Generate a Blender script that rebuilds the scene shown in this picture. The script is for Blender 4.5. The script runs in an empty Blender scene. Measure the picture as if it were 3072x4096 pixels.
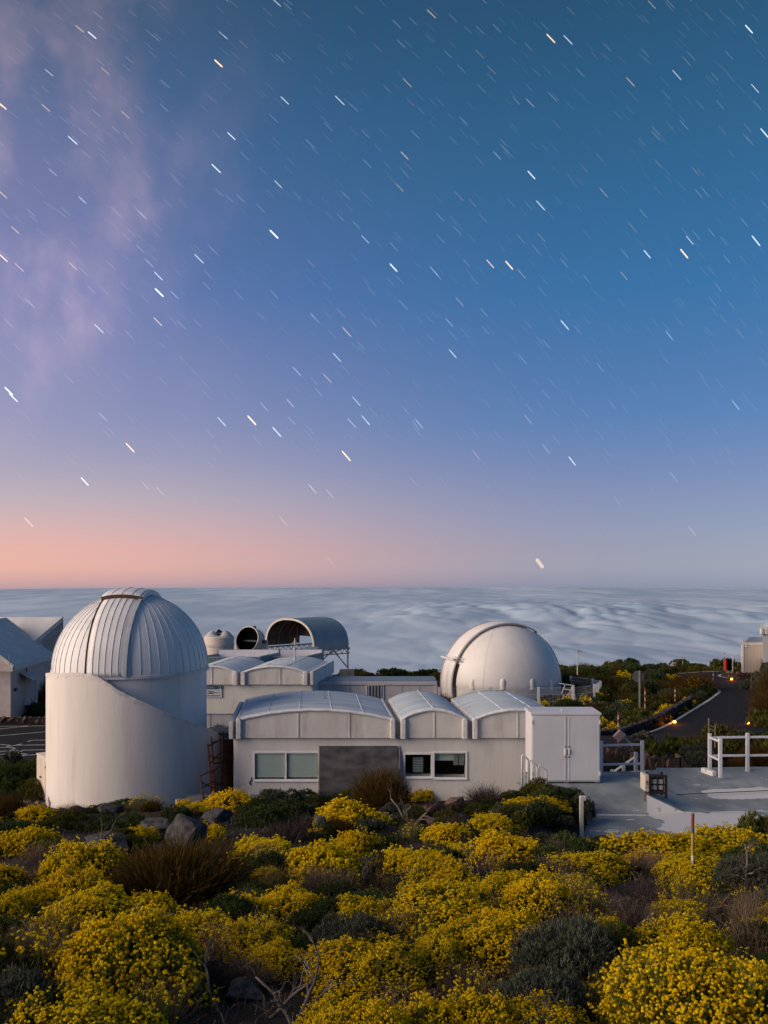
import bpy, bmesh, math, random
import numpy as np
from mathutils import Vector, Matrix

random.seed(7); RNG = np.random.default_rng(7)
SC = bpy.context.scene
COL = SC.collection
R_ = math.radians

# ------------------------------------------------------------------ camera
F, CX, H0, ZC = 3600.0, 1536.0, 2273.0, 8.0      # focal length in photo pixels, principal column, level row, eye height
cam = bpy.data.cameras.new('camera'); camo = bpy.data.objects.new('camera', cam); COL.objects.link(camo)
cam.sensor_fit = 'HORIZONTAL'; cam.sensor_width = 24.0; cam.lens = F / 3072 * 24.0
cam.shift_y = (H0 - 2048) / 3072.0
cam.clip_start = 0.1; cam.clip_end = 400000.0
camo.location = (0, 0, ZC); camo.rotation_euler = (R_(90), 0, 0)
SC.camera = camo

# ------------------------------------------------------------------ light, sky, exposure
SUN_AZ, SUN_EL = 252.0, 13.0        # degrees clockwise from the view direction (+Y); low, left and a little behind
sun = bpy.data.lights.new('sun', 'SUN'); suno = bpy.data.objects.new('sun', sun); COL.objects.link(suno)
sun.energy = 4.9; sun.angle = R_(58); sun.color = (1.0, 0.77, 0.58)
sd = Vector((math.sin(R_(SUN_AZ)) * math.cos(R_(SUN_EL)), math.cos(R_(SUN_AZ)) * math.cos(R_(SUN_EL)), math.sin(R_(SUN_EL))))
suno.rotation_euler = sd.to_track_quat('Z', 'Y').to_euler()
suno.location = sd * 60

def lin(c):
    return tuple(((v / 255.0) / 12.92 if v <= 10 else (((v / 255.0) + 0.055) / 1.055) ** 2.4) for v in c)

def at_dir(px, py):
    return tuple(Vector(((px - CX) / F, 1.0, -(py - H0) / F)).normalized())

def build_world():
    w = bpy.data.worlds.new('World'); SC.world = w; w.use_nodes = True
    nt = w.node_tree; nt.nodes.clear(); N = nt.nodes.new; L = nt.links.new
    out = N('ShaderNodeOutputWorld'); bg = N('ShaderNodeBackground'); L(bg.outputs[0], out.inputs[0])
    tc = N('ShaderNodeTexCoord'); sep = N('ShaderNodeSeparateXYZ'); L(tc.outputs['Generated'], sep.inputs[0])
    def math_(op, a, b=None, c=None, clamp=False):
        n = N('ShaderNodeMath'); n.operation = op; n.use_clamp = clamp
        for i, v in enumerate((a, b, c)):
            if v is None: continue
            if isinstance(v, (int, float)): n.inputs[i].default_value = v
            else: L(v, n.inputs[i])
        return n.outputs[0]
    def ramp(stops):
        n = N('ShaderNodeValToRGB'); e = n.color_ramp.elements
        n.color_ramp.interpolation = 'B_SPLINE' if False else 'LINEAR'
        while len(e) > 1: e.remove(e[-1])
        for i, (p, c) in enumerate(stops):
            el = e[0] if i == 0 else e.new(p)
            el.position = p; el.color = (*c, 1)
        return n
    # elevation coordinate: sin(elev) -> (z + .1) / 1.1
    zz = math_('MULTIPLY_ADD', sep.outputs['Z'], 1 / 1.1, .1 / 1.1)
    P = lambda s: (s + .1) / 1.1
    # wanted colours by sine of elevation, on the glow side and the far side; the share of the physical sky is taken off
    KN = .040; TN = (.72, .95, 1.05)
    zs = [-.1, .0, .02, .075, .157, .286, .42, .534, 1.0]
    nl = [(.09, .08, .05), (.100, .091, .051), (.102, .107, .072), (.068, .091, .089), (.042, .065, .082), (.025, .041, .061), (.017, .028, .047), (.014, .024, .041), (.012, .02, .036)]
    nr_ = [(.12, .11, .06), (.138, .125, .072), (.141, .147, .100), (.095, .127, .125), (.060, .091, .114), (.034, .056, .084), (.023, .038, .061), (.018, .030, .048), (.014, .024, .04)]
    def stops(cols, nn):
        out = []
        for z, c in cols:
            n = [float(np.interp(z, zs, [q[i] for q in nn])) * KN / .022 * TN[i] for i in range(3)]
            out.append((P(z), tuple(max(0.0, lin(c)[i] - n[i]) for i in range(3))))
        return out
    left = ramp(stops([(-.1, (140, 125, 130)), (-.024, (160, 143, 152)), (-.015, (196, 154, 151)), (.0, (218, 164, 150)), (.02, (220, 168, 156)), (.045, (205, 168, 164)), (.075, (182, 167, 173)), (.115, (159, 155, 175)), (.157, (138, 142, 175)), (.286, (93, 114, 164)), (.42, (66, 96, 141)), (.534, (46, 80, 112)), (1, (30, 68, 100))], nl))
    right = ramp(stops([(-.1, (110, 115, 130)), (-.024, (130, 138, 155)), (-.012, (140, 144, 161)), (.0, (143, 146, 163)), (.02, (146, 149, 166)), (.045, (139, 146, 169)), (.075, (129, 142, 172)), (.157, (92, 129, 174)), (.286, (58, 112, 160)), (.42, (34, 96, 134)), (.534, (8, 81, 112)), (1, (6, 68, 100))], nr_))
    for r in (left, right): L(zz, r.inputs[0])
    hx = math_('DIVIDE', sep.outputs['X'], math_('SQRT', math_('ADD', math_('MULTIPLY', sep.outputs['X'], sep.outputs['X']),
                math_('ADD', math_('MULTIPLY', sep.outputs['Y'], sep.outputs['Y']), 1e-4))))
    lf = N('ShaderNodeMapRange'); lf.interpolation_type = 'SMOOTHERSTEP'
    lf.inputs['From Min'].default_value = .38; lf.inputs['From Max'].default_value = -.52; L(hx, lf.inputs['Value'])
    mix = N('ShaderNodeMix'); mix.data_type = 'RGBA'; L(lf.outputs[0], mix.inputs['Factor']); L(right.outputs[0], mix.inputs[6]); L(left.outputs[0], mix.inputs[7])
    # band of the Milky Way on the left: rosy, blotchy cloud of faint stars
    mp = N('ShaderNodeMapping'); mp.inputs['Rotation'].default_value = (0, R_(-42), 0); mp.inputs['Scale'].default_value = (8, 8, 5); L(tc.outputs['Generated'], mp.inputs[0])
    nz = N('ShaderNodeTexNoise'); nz.inputs['Scale'].default_value = 1.0; nz.inputs['Detail'].default_value = 5.0; nz.inputs['Roughness'].default_value = .52
    L(mp.outputs[0], nz.inputs['Vector'])
    nr = N('ShaderNodeMapRange'); nr.interpolation_type = 'SMOOTHSTEP'; nr.inputs['From Min'].default_value = .42; nr.inputs['From Max'].default_value = .72; L(nz.outputs[0], nr.inputs['Value'])
    # band coordinate: runs steeply, drifting right with height
    bandx = math_('SUBTRACT', hx, math_('MULTIPLY_ADD', sep.outputs['Z'], .30, -.475))
    bd = N('ShaderNodeMapRange'); bd.interpolation_type = 'SMOOTHSTEP'; bd.inputs['From Min'].default_value = .30; bd.inputs['From Max'].default_value = -.05; L(bandx, bd.inputs['Value'])
    zmask = N('ShaderNodeMapRange'); zmask.interpolation_type = 'SMOOTHSTEP'; zmask.inputs['From Min'].default_value = .08; zmask.inputs['From Max'].default_value = .28; L(sep.outputs['Z'], zmask.inputs['Value'])
    band2 = math_('MULTIPLY', bd.outputs[0], zmask.outputs[0])
    core = N('ShaderNodeVectorMath'); core.operation = 'DOT_PRODUCT'; L(tc.outputs['Generated'], core.inputs[0]); cd_ = (at_dir(-60, 960)); core.inputs[1].default_value = cd_
    cr_ = N('ShaderNodeMapRange'); cr_.interpolation_type = 'SMOOTHSTEP'; cr_.inputs['From Min'].default_value = math.cos(R_(13)); cr_.inputs['From Max'].default_value = 1.0; L(core.outputs['Value'], cr_.inputs['Value'])
    mw = math_('ADD', math_('MULTIPLY', band2, math_('MULTIPLY_ADD', nr.outputs[0], .75, .12)), math_('MULTIPLY', cr_.outputs[0], math_('MULTIPLY_ADD', nr.outputs[0], .7, .25)))
    add = N('ShaderNodeMix'); add.data_type = 'RGBA'; add.blend_type = 'ADD'; L(mw, add.inputs['Factor']); L(mix.outputs[2], add.inputs[6]); add.inputs[7].default_value = (.215, .115, .085, 1)
    # physical twilight sky, faint, sharing the lamp's direction
    sky = N('ShaderNodeTexSky'); sky.sky_type = 'NISHITA'; sky.sun_disc = False
    sky.sun_elevation = R_(SUN_EL); sky.sun_rotation = R_(SUN_AZ); sky.altitude = 2390
    sc = N('ShaderNodeVectorMath'); sc.operation = 'MULTIPLY'; sc.inputs[1].default_value = tuple(KN * t for t in TN); L(sky.outputs[0], sc.inputs[0])
    ad = N('ShaderNodeVectorMath'); ad.operation = 'ADD'; L(add.outputs[2], ad.inputs[0]); L(sc.outputs[0], ad.inputs[1])
    L(ad.outputs[0], bg.inputs['Color']); bg.inputs['Strength'].default_value = .99
build_world()
SC.view_settings.view_transform = 'Standard'; SC.view_settings.look = 'None'
SC.view_settings.exposure = 0.18; SC.view_settings.gamma = 1.0; SC.view_settings.use_curve_mapping = False
SC.render.engine = 'CYCLES'; SC.cycles.use_denoising = True; SC.cycles.max_bounces = 6; SC.cycles.transparent_max_bounces = 16
SC.cycles.caustics_reflective = False; SC.cycles.caustics_refractive = False
SC.cycles.sample_clamp_indirect = 4.0

# ------------------------------------------------------------------ helpers
def at(px, py, D):
    return Vector(((px - CX) / F * D, D, ZC - (py - H0) / F * D))
def gp(px, py, z=0.0):                       # point of a level plane seen at a pixel
    return at(px, py, (ZC - z) * F / (py - H0))
def X(px, D): return (px - CX) / F * D
def Z(py, D): return ZC - (py - H0) / F * D

MATS = {}
def M(name, col, rough=.8, var=.12, scale=3.0, bump=0.0, bscale=30.0, metal=0.0, stretch=(1, 1, 1), spec=.3, col2=None, detail=4.0, fac=(.35, .65), orand=0.0, coords='Object', stain=None):
    if name in MATS: return MATS[name]
    m = bpy.data.materials.new(name); m.use_nodes = True; nt = m.node_tree; N = nt.nodes.new; L = nt.links.new
    b = nt.nodes['Principled BSDF']
    b.inputs['Roughness'].default_value = rough; b.inputs['Metallic'].default_value = metal
    b.inputs['Specular IOR Level'].default_value = spec
    tc = N('ShaderNodeTexCoord'); mp = N('ShaderNodeMapping'); mp.inputs['Scale'].default_value = stretch
    L(tc.outputs[coords], mp.inputs[0])
    n = N('ShaderNodeTexNoise'); n.inputs['Scale'].default_value = scale; n.inputs['Detail'].default_value = detail; L(mp.outputs[0], n.inputs['Vector'])
    mr = N('ShaderNodeMapRange'); mr.inputs['From Min'].default_value = fac[0]; mr.inputs['From Max'].default_value = fac[1]; L(n.outputs[0], mr.inputs['Value'])
    mx = N('ShaderNodeMix'); mx.data_type = 'RGBA'; L(mr.outputs[0], mx.inputs['Factor'])
    c2 = col2 if col2 else tuple(min(1, v * (1 + var)) for v in col)
    c1 = col if col2 else tuple(v * (1 - var) for v in col)
    mx.inputs[6].default_value = (*c1, 1); mx.inputs[7].default_value = (*c2, 1)
    outc = mx.outputs[2]
    if stain:
        amt, scol, sst = stain
        mp3 = N('ShaderNodeMapping'); mp3.inputs['Scale'].default_value = sst; L(tc.outputs[coords], mp3.inputs[0])
        n3 = N('ShaderNodeTexNoise'); n3.inputs['Scale'].default_value = 1.0; n3.inputs['Detail'].default_value = 9; n3.inputs['Roughness'].default_value = .62; L(mp3.outputs[0], n3.inputs['Vector'])
        m3 = N('ShaderNodeMapRange'); m3.interpolation_type = 'SMOOTHSTEP'; m3.inputs['From Min'].default_value = .50; m3.inputs['From Max'].default_value = .78; m3.inputs['To Max'].default_value = amt; L(n3.outputs[0], m3.inputs['Value'])
        mx3 = N('ShaderNodeMix'); mx3.data_type = 'RGBA'; L(m3.outputs[0], mx3.inputs['Factor']); L(outc, mx3.inputs[6]); mx3.inputs[7].default_value = (*scol, 1); outc = mx3.outputs[2]
    if orand:
        oi = N('ShaderNodeObjectInfo'); hs = N('ShaderNodeHueSaturation'); mr2 = N('ShaderNodeMapRange')
        mr2.inputs['To Min'].default_value = 1 - orand; mr2.inputs['To Max'].default_value = 1 + orand
        L(oi.outputs['Random'], mr2.inputs['Value']); L(mr2.outputs[0], hs.inputs['Value']); L(outc, hs.inputs['Color']); outc = hs.outputs[0]
    L(outc, b.inputs['Base Color'])
    if bump:
        n2 = N('ShaderNodeTexNoise'); n2.inputs['Scale'].default_value = bscale; n2.inputs['Detail'].default_value = 5; L(mp.outputs[0], n2.inputs['Vector'])
        bp = N('ShaderNodeBump'); bp.inputs['Strength'].default_value = bump; bp.inputs['Distance'].default_value = .02
        L(n2.outputs[0], bp.inputs['Height']); L(bp.outputs[0], b.inputs['Normal'])
    MATS[name] = m
    return m

def M_emit(name, col, strength):
    m = bpy.data.materials.new(name); m.use_nodes = True; nt = m.node_tree
    b = nt.nodes['Principled BSDF']; b.inputs['Base Color'].default_value = (*col, 1)
    b.inputs['Emission Color'].default_value = (*col, 1); b.inputs['Emission Strength'].default_value = strength
    return m

class MB:
    def __init__(s): s.v = []; s.f = []
    def add(s, vs, fs):
        o = len(s.v); s.v += [Vector(v) for v in vs]; s.f += [tuple(i + o for i in f) for f in fs]; return s
    def box(s, x0, x1, y0, y1, z0, z1, fn=None):
        vs = [(x, y, z) for z in (z0, z1) for y in (y0, y1) for x in (x0, x1)]
        if fn: vs = [fn(v) for v in vs]
        return s.add(vs, [(0, 2, 3, 1), (4, 5, 7, 6), (0, 1, 5, 4), (2, 6, 7, 3), (0, 4, 6, 2), (1, 3, 7, 5)])
    def obox(s, c, size, ex=(1, 0, 0), ey=(0, 1, 0), ez=(0, 0, 1)):
        ex, ey, ez = Vector(ex).normalized(), Vector(ey).normalized(), Vector(ez).normalized(); c = Vector(c)
        vs = [c + ex * (i * size[0] / 2) + ey * (j * size[1] / 2) + ez * (k * size[2] / 2) for k in (-1, 1) for j in (-1, 1) for i in (-1, 1)]
        return s.add(vs, [(0, 2, 3, 1), (4, 5, 7, 6), (0, 1, 5, 4), (2, 6, 7, 3), (0, 4, 6, 2), (1, 3, 7, 5)])
    def bar(s, a, b, w, h=None, up=(0, 0, 1)):
        a, b = Vector(a), Vector(b); d = b - a; l = d.length; d.normalize(); h = h or w
        u = Vector(up)
        if abs(d.dot(u)) > .95: u = Vector((0, 1, 0))
        e = d.cross(u).normalized(); u = e.cross(d).normalized()
        return s.obox((a + b) / 2, (l, w, h), d, e, u)
    def tube(s, pts, r, n=6, r1=None, cap=True):
        pts = [Vector(p) for p in pts]; k = len(pts); rings = []; prev = None
        for i, p in enumerate(pts):
            d = (pts[min(i + 1, k - 1)] - pts[max(i - 1, 0)]); d = d.normalized() if d.length > 1e-9 else Vector((0, 0, 1))
            if prev is None:
                u = Vector((0, 0, 1)) if abs(d.z) < .9 else Vector((1, 0, 0))
                e = d.cross(u).normalized()
            else:
                e = (prev - d * prev.dot(d)).normalized()
            prev = e; g = d.cross(e)
            rr = r[i] if isinstance(r, (list, tuple)) else (r if r1 is None else r + (r1 - r) * i / max(1, k - 1))
            rings.append([p + (e * math.cos(2 * math.pi * j / n) + g * math.sin(2 * math.pi * j / n)) * rr for j in range(n)])
        vs = [v for rg in rings for v in rg]
        fs = [(i * n + j, i * n + (j + 1) % n, (i + 1) * n + (j + 1) % n, (i + 1) * n + j) for i in range(k - 1) for j in range(n)]
        if cap: fs += [tuple(range(n - 1, -1, -1)), tuple((k - 1) * n + j for j in range(n))]
        return s.add(vs, fs)
    def grid(s, rows, flip=False):
        n = len(rows[0]); vs = [p for r in rows for p in r]
        fs = [(i * n + j, i * n + j + 1, (i + 1) * n + j + 1, (i + 1) * n + j) for i in range(len(rows) - 1) for j in range(n - 1)]
        if flip: fs = [f[::-1] for f in fs]
        return s.add(vs, fs)
    def lathe(s, prof, c, n=48, a0=0, a1=2 * math.pi):
        c = Vector(c); full = abs(a1 - a0 - 2 * math.pi) < 1e-6; m = n if full else n + 1
        vs = [c + Vector((r * math.sin(a0 + (a1 - a0) * j / n), -r * math.cos(a0 + (a1 - a0) * j / n), z)) for r, z in prof for j in range(m)]
        fs = []
        for i in range(len(prof) - 1):
            for j in range(n):
                j2 = (j + 1) % m if full else j + 1
                fs.append((i * m + j, i * m + j2, (i + 1) * m + j2, (i + 1) * m + j))
        return s.add(vs, fs)
    def prism(s, poly, ext):                      # planar polygon pushed along ext
        ext = Vector(ext); n = len(poly); vs = [Vector(p) for p in poly] + [Vector(p) + ext for p in poly]
        return s.add(vs, [tuple(range(n)), tuple(range(2 * n - 1, n - 1, -1))] + [(i, i + n, (i + 1) % n + n, (i + 1) % n) for i in range(n)])
    def build(s, name, mat, parent=None, smooth=False, bevel=0, solid=0, origin=None, fix=True):
        if parent is not None: o0 = Vector(parent['_loc'])
        elif origin is not None: o0 = Vector(origin)
        else:
            a = np.array([tuple(v) for v in s.v]); o0 = Vector(((a[:, 0].min() + a[:, 0].max()) / 2, (a[:, 1].min() + a[:, 1].max()) / 2, a[:, 2].min()))
        me = bpy.data.meshes.new(name); me.from_pydata([tuple(v - o0) for v in s.v], [], s.f)
        if fix:
            bm = bmesh.new(); bm.from_mesh(me); bmesh.ops.recalc_face_normals(bm, faces=bm.faces); bm.to_mesh(me); bm.free()
        if smooth:
            me.polygons.foreach_set('use_smooth', [True] * len(me.polygons))
        me.materials.append(mat)
        o = bpy.data.objects.new(name, me); COL.objects.link(o)
        if parent is not None:
            o.parent = parent; o['_loc'] = tuple(o0)
            if '_off' in parent: o.location = (0, 0, 0)
        else: o.location = o0; o['_loc'] = tuple(o0)
        if parent is not None: o['_off'] = 1
        if smooth == 'auto' or (smooth and bevel == 0 and smooth != 'full'):
            md = o.modifiers.new('edges', 'EDGE_SPLIT'); md.split_angle = R_(38)
        if solid:
            md = o.modifiers.new('thick', 'SOLIDIFY'); md.thickness = solid; md.offset = 0
        if bevel:
            md = o.modifiers.new('soft', 'BEVEL'); md.width = bevel; md.segments = 2; md.limit_method = 'ANGLE'
        return o

def tag(o, label=None, cat=None, group=None, kind=None):
    if label: o['label'] = label
    if cat: o['category'] = cat
    if group: o['group'] = group
    if kind: o['kind'] = kind
    return o
def thing(name, label, cat, loc=(0, 0, 0), group=None):
    o = bpy.data.objects.new(name, None); COL.objects.link(o); o.location = loc; o['_loc'] = tuple(loc)
    o.empty_display_size = .2
    return tag(o, label, cat, group)
def structure(o): o['kind'] = 'structure'; return o

# smooth 2-D value noise (numpy)
def vnoise(x, y, seed=0):
    x = np.asarray(x, float); y = np.asarray(y, float)
    xi = np.floor(x).astype(np.int64); yi = np.floor(y).astype(np.int64); xf = x - xi; yf = y - yi
    def h(a, b):
        n = (a * 374761393 + b * 668265263 + seed * 1442695041) & 0xffffffff
        n = ((n ^ (n >> 13)) * 1274126177) & 0xffffffff
        return ((n ^ (n >> 16)) & 0xffff) / 65535.0
    u = xf * xf * (3 - 2 * xf); v = yf * yf * (3 - 2 * yf)
    return (h(xi, yi) * (1 - u) + h(xi + 1, yi) * u) * (1 - v) + (h(xi, yi + 1) * (1 - u) + h(xi + 1, yi + 1) * u) * v
def fbm(x, y, oct=4, seed=0, gain=.5):
    t = 0; a = 1; s = 0
    for i in range(oct):
        t = t + a * vnoise(x * 2 ** i, y * 2 ** i, seed + i * 17); s += a; a *= gain
    return t / s
def sstep(a, b, x):
    t = np.clip((np.asarray(x, float) - a) / (b - a), 0, 1); return t * t * (3 - 2 * t)

# ------------------------------------------------------------------ terrain
ZT = 1.06                                    # level of the concrete terrace
def ground(x, y):
    x = np.asarray(x, float); y = np.asarray(y, float)
    zf = ZC - 1.7 - .206 * y
    zf = zf + (fbm(x * .55, y * .55, 3, 3) - .5) * .55 + (fbm(x * 1.9, y * 1.9, 2, 9) - .5) * .16
    zf = zf - .05 * np.clip(-x - 6, 0, 8) * sstep(14, 28, y)
    zf = zf - .55 * sstep(2.6, 5.2, x) * sstep(11, 17.5, y) * sstep(24.5, 22.5, y + (x < 5.2) * 0)
    zf = zf + .34 * np.exp(-((x - 4.4) / 2.3) ** 2 - ((y - 26.3) / 2.4) ** 2)
    plate = -.16 + (fbm(x * .3, y * .3, 3, 5) - .5) * .18
    plate = plate - .72 * sstep(-13.6, -15.5, x) * sstep(33, 38, y) * sstep(62, 52, y) - .25 * sstep(-10.5, -12.5, x) * sstep(44, 30, y)
    plate = plate + (.55 * sstep(7, 9, x) * sstep(30, 32.5, y) * sstep(44.5, 40.5, y)) * (1 - sstep(7.5, 9.2, x) * sstep(11.6, 10.2, x) * sstep(38.4, 37.4, y))
    plate = plate - sstep(64, 82, y) * (1.75 - .80 * sstep(6, 26, x))
    k = sstep(29.6, 31.6, y)
    z = zf * (1 - k) + plate * k
    # seat of the terrace
    xl = np.interp(y, [22.7, 25.3, 27.6, 29.0, 31], [5.0, 5.75, 5.4, 4.3, 4.6])
    nearb = sstep(xl - 1.3, xl - .1, x) * sstep(21.6, 22.6, y) * sstep(31.2, 30.9, y)
    z = np.where(nearb > 0, np.minimum(z, z * (1 - nearb) + (ZT + .12) * nearb), z)
    ter = sstep(xl - .12, xl + .2, x) * sstep(22.45, 22.8, y) * sstep(31.2, 30.9, y)
    z = np.where(ter > 0, np.minimum(z, z * (1 - ter) + (ZT - .25) * ter), z)
    # the plateau breaks off; hidden flank runs down under the cloud
    d = np.maximum(np.maximum(y - 84, np.abs(x) - 140), 0)
    z = z - np.where(d > 0, .16 * d + .0022 * d * d, 0)
    return np.maximum(z, -1700)
_DS = np.concatenate([np.arange(3, 45, .2), np.arange(45, 120, .5)])
def hit(px, py, dz=0.0):
    xs = (px - CX) / F * _DS; zs = ZC - (py - H0) / F * _DS; below = np.nonzero(zs <= ground(xs, _DS) + dz)[0]
    if not len(below): return at(px, py, 80.0)
    i = max(1, below[0]); ds = np.linspace(_DS[i - 1], _DS[i], 24)
    j = np.nonzero(ZC - (py - H0) / F * ds <= ground((px - CX) / F * ds, ds) + dz)[0]
    return at(px, py, float(ds[j[0]] if len(j) else _DS[i]))

def make_ground():
    xs = np.concatenate([-np.geomspace(1500, 30, 26), np.arange(-29, -16, 1.0), np.arange(-16, 16, .22), np.arange(16, 30, .8), np.geomspace(30, 1500, 26)])
    ys = np.concatenate([np.arange(-60, 2, 3.0), np.arange(2, 34, .22), np.arange(34, 90, .8), np.geomspace(90, 1800, 30)])
    gx, gy = np.meshgrid(xs, ys); gz = ground(gx, np.maximum(gy, -3)); 
    gz = np.where(gy < -3, gz + 0.0, gz)
    n, m = gx.shape
    V = np.stack([gx, gy, gz], -1).reshape(-1, 3)
    i, j = np.meshgrid(np.arange(n - 1), np.arange(m - 1), indexing='ij'); a = (i * m + j).ravel()
    fq = np.stack([a, a + 1, a + m + 1, a + m], -1)
    me = raw_mesh('ground', V, fq, [soil_mat()], smooth=True)
    o = bpy.data.objects.new('ground', me); COL.objects.link(o)
    return structure(o)

def raw_mesh(name, V, Q, mats, mi=None, rnd=None, smooth=False):
    me = bpy.data.meshes.new(name); V = np.ascontiguousarray(V, np.float32); Q = np.ascontiguousarray(Q, np.int32)
    me.vertices.add(len(V)); me.vertices.foreach_set('co', V.ravel())
    k = Q.shape[1]; me.loops.add(Q.size); me.loops.foreach_set('vertex_index', Q.ravel())
    me.polygons.add(len(Q)); me.polygons.foreach_set('loop_start', np.arange(0, Q.size, k, dtype=np.int32))
    me.polygons.foreach_set('loop_total', np.full(len(Q), k, np.int32))
    if mi is not None: me.polygons.foreach_set('material_index', np.ascontiguousarray(mi, np.int32))
    if smooth: me.polygons.foreach_set('use_smooth', np.ones(len(Q), bool))
    for m_ in mats: me.materials.append(m_)
    if rnd is not None:
        at_ = me.attributes.new('rnd', 'FLOAT', 'FACE'); at_.data.foreach_set('value', np.ascontiguousarray(rnd, np.float32))
    me.update(calc_edges=True)
    return me

def soil_mat():
    return M('soil', (.008, .0065, .0055), .95, col2=(.030, .022, .017), scale=2.2, bump=.8, bscale=14, detail=8, fac=(.3, .75))

GROUND = make_ground()

# ------------------------------------------------------------------ sea of clouds
def worley(x, y, seed=0):
    xi = np.floor(x).astype(np.int64); yi = np.floor(y).astype(np.int64); best = np.full(x.shape, 9.0)
    def h(a, b, k):
        n = (a * 374761393 + b * 668265263 + (seed * 7 + k) * 1442695041) & 0xffffffff; n = ((n ^ (n >> 13)) * 1274126177) & 0xffffffff
        return ((n ^ (n >> 16)) & 0xffff) / 65535.0
    for i in (-1, 0, 1):
        for j in (-1, 0, 1):
            px = xi + i + h(xi + i, yi + j, 1); py = yi + j + h(xi + i, yi + j, 2); r = .65 + .6 * h(xi + i, yi + j, 3)
            best = np.minimum(best, ((px - x) ** 2 + (py - y) ** 2) / r)
    return best
def make_clouds():
    nr, na = 330, 560
    r = np.geomspace(7000, 67000, nr); a = np.linspace(R_(-52), R_(52), na)
    rr, aa = np.meshgrid(r, a, indexing='ij'); x = rr * np.sin(aa); y = rr * np.cos(aa)
    kx, ky = x / 1000, y / 1000
    wx = kx + 1.6 * (fbm(kx * .3, ky * .3, 3, 21) - .5); wy = ky + 1.6 * (fbm(kx * .3 + 40, ky * .3, 3, 22) - .5)
    b1 = np.clip(1 - worley(wx * .62, wy * .22, 31), -.2, 1)          # rounded heads
    b2 = np.clip(1 - worley(wx * 1.7 + .3 * b1, wy * .60, 41), -.2, 1)
    b3 = fbm(wx * 3.0, wy * 1.0, 3, 47)
    patch = sstep(.38, .62, fbm(kx * .16, ky * .07, 3, 81))
    lum = sstep(-.10, .16, np.sin(aa) + .22 * (fbm(kx * .12, ky * .07, 2, 61) - .5))   # calmer to the left
    far = sstep(46000, 22000, rr)
    big = fbm(kx * .10, ky * .055, 3, 51)
    h = (b1 * 300 + b2 * 170 + b3 * 70) * (.05 + .95 * lum) * (.30 + .70 * patch) + (big - .5) * 300
    streak = (fbm(kx * .05, ky * .20, 4, 71) - .5) * 190 * (1 - lum)
    z = -1420 + (h + streak) * (.05 + .95 * far) * .85
    V = np.stack([x, y, z], -1).reshape(-1, 3)
    i, j = np.meshgrid(np.arange(nr - 1), np.arange(na - 1), indexing='ij'); q = (i * na + j).ravel()
    m = bpy.data.materials.new('cloud_top'); m.use_nodes = True; nt = m.node_tree; b = nt.nodes['Principled BSDF']
    N = nt.nodes.new; L = nt.links.new; g = N('ShaderNodeNewGeometry'); cc = None
    for sc_, st_, wt in ((1.0, (.00016, .00005, 0), .6), (1.0, (.0009, .00026, 0), .4)):       # thick and thin cloud
        mp = N('ShaderNodeMapping'); mp.inputs['Scale'].default_value = st_; L(g.outputs['Position'], mp.inputs[0])
        n = N('ShaderNodeTexNoise'); n.inputs['Scale'].default_value = sc_; n.inputs['Detail'].default_value = 3; n.inputs['Roughness'].default_value = .45; n.inputs['Distortion'].default_value = .2; L(mp.outputs[0], n.inputs['Vector'])
        ml = N('ShaderNodeMath'); ml.operation = 'MULTIPLY_ADD'; L(n.outputs[0], ml.inputs[0]); ml.inputs[1].default_value = wt
        if cc is None: ml.inputs[2].default_value = 0
        else: L(cc, ml.inputs[2])
        cc = ml.outputs[0]
    mr = N('ShaderNodeMapRange'); mr.interpolation_type = 'SMOOTHSTEP'; mr.inputs['From Min'].default_value = .40; mr.inputs['From Max'].default_value = .66; L(cc, mr.inputs['Value'])
    mx = N('ShaderNodeMix'); mx.data_type = 'RGBA'; L(mr.outputs[0], mx.inputs['Factor']); mx.inputs[6].default_value = (.38, .51, .65, 1); mx.inputs[7].default_value = (.60, .71, .83, 1); L(mx.outputs[2], b.inputs['Base Color'])
    b.inputs['Roughness'].default_value = 1; b.inputs['Specular IOR Level'].default_value = 0
    me = raw_mesh('cloud_sea', V, np.stack([q, q + na, q + na + 1, q + 1], -1), [m], smooth=True)
    o = bpy.data.objects.new('cloud_sea', me); COL.objects.link(o); structure(o)
make_clouds()

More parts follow.
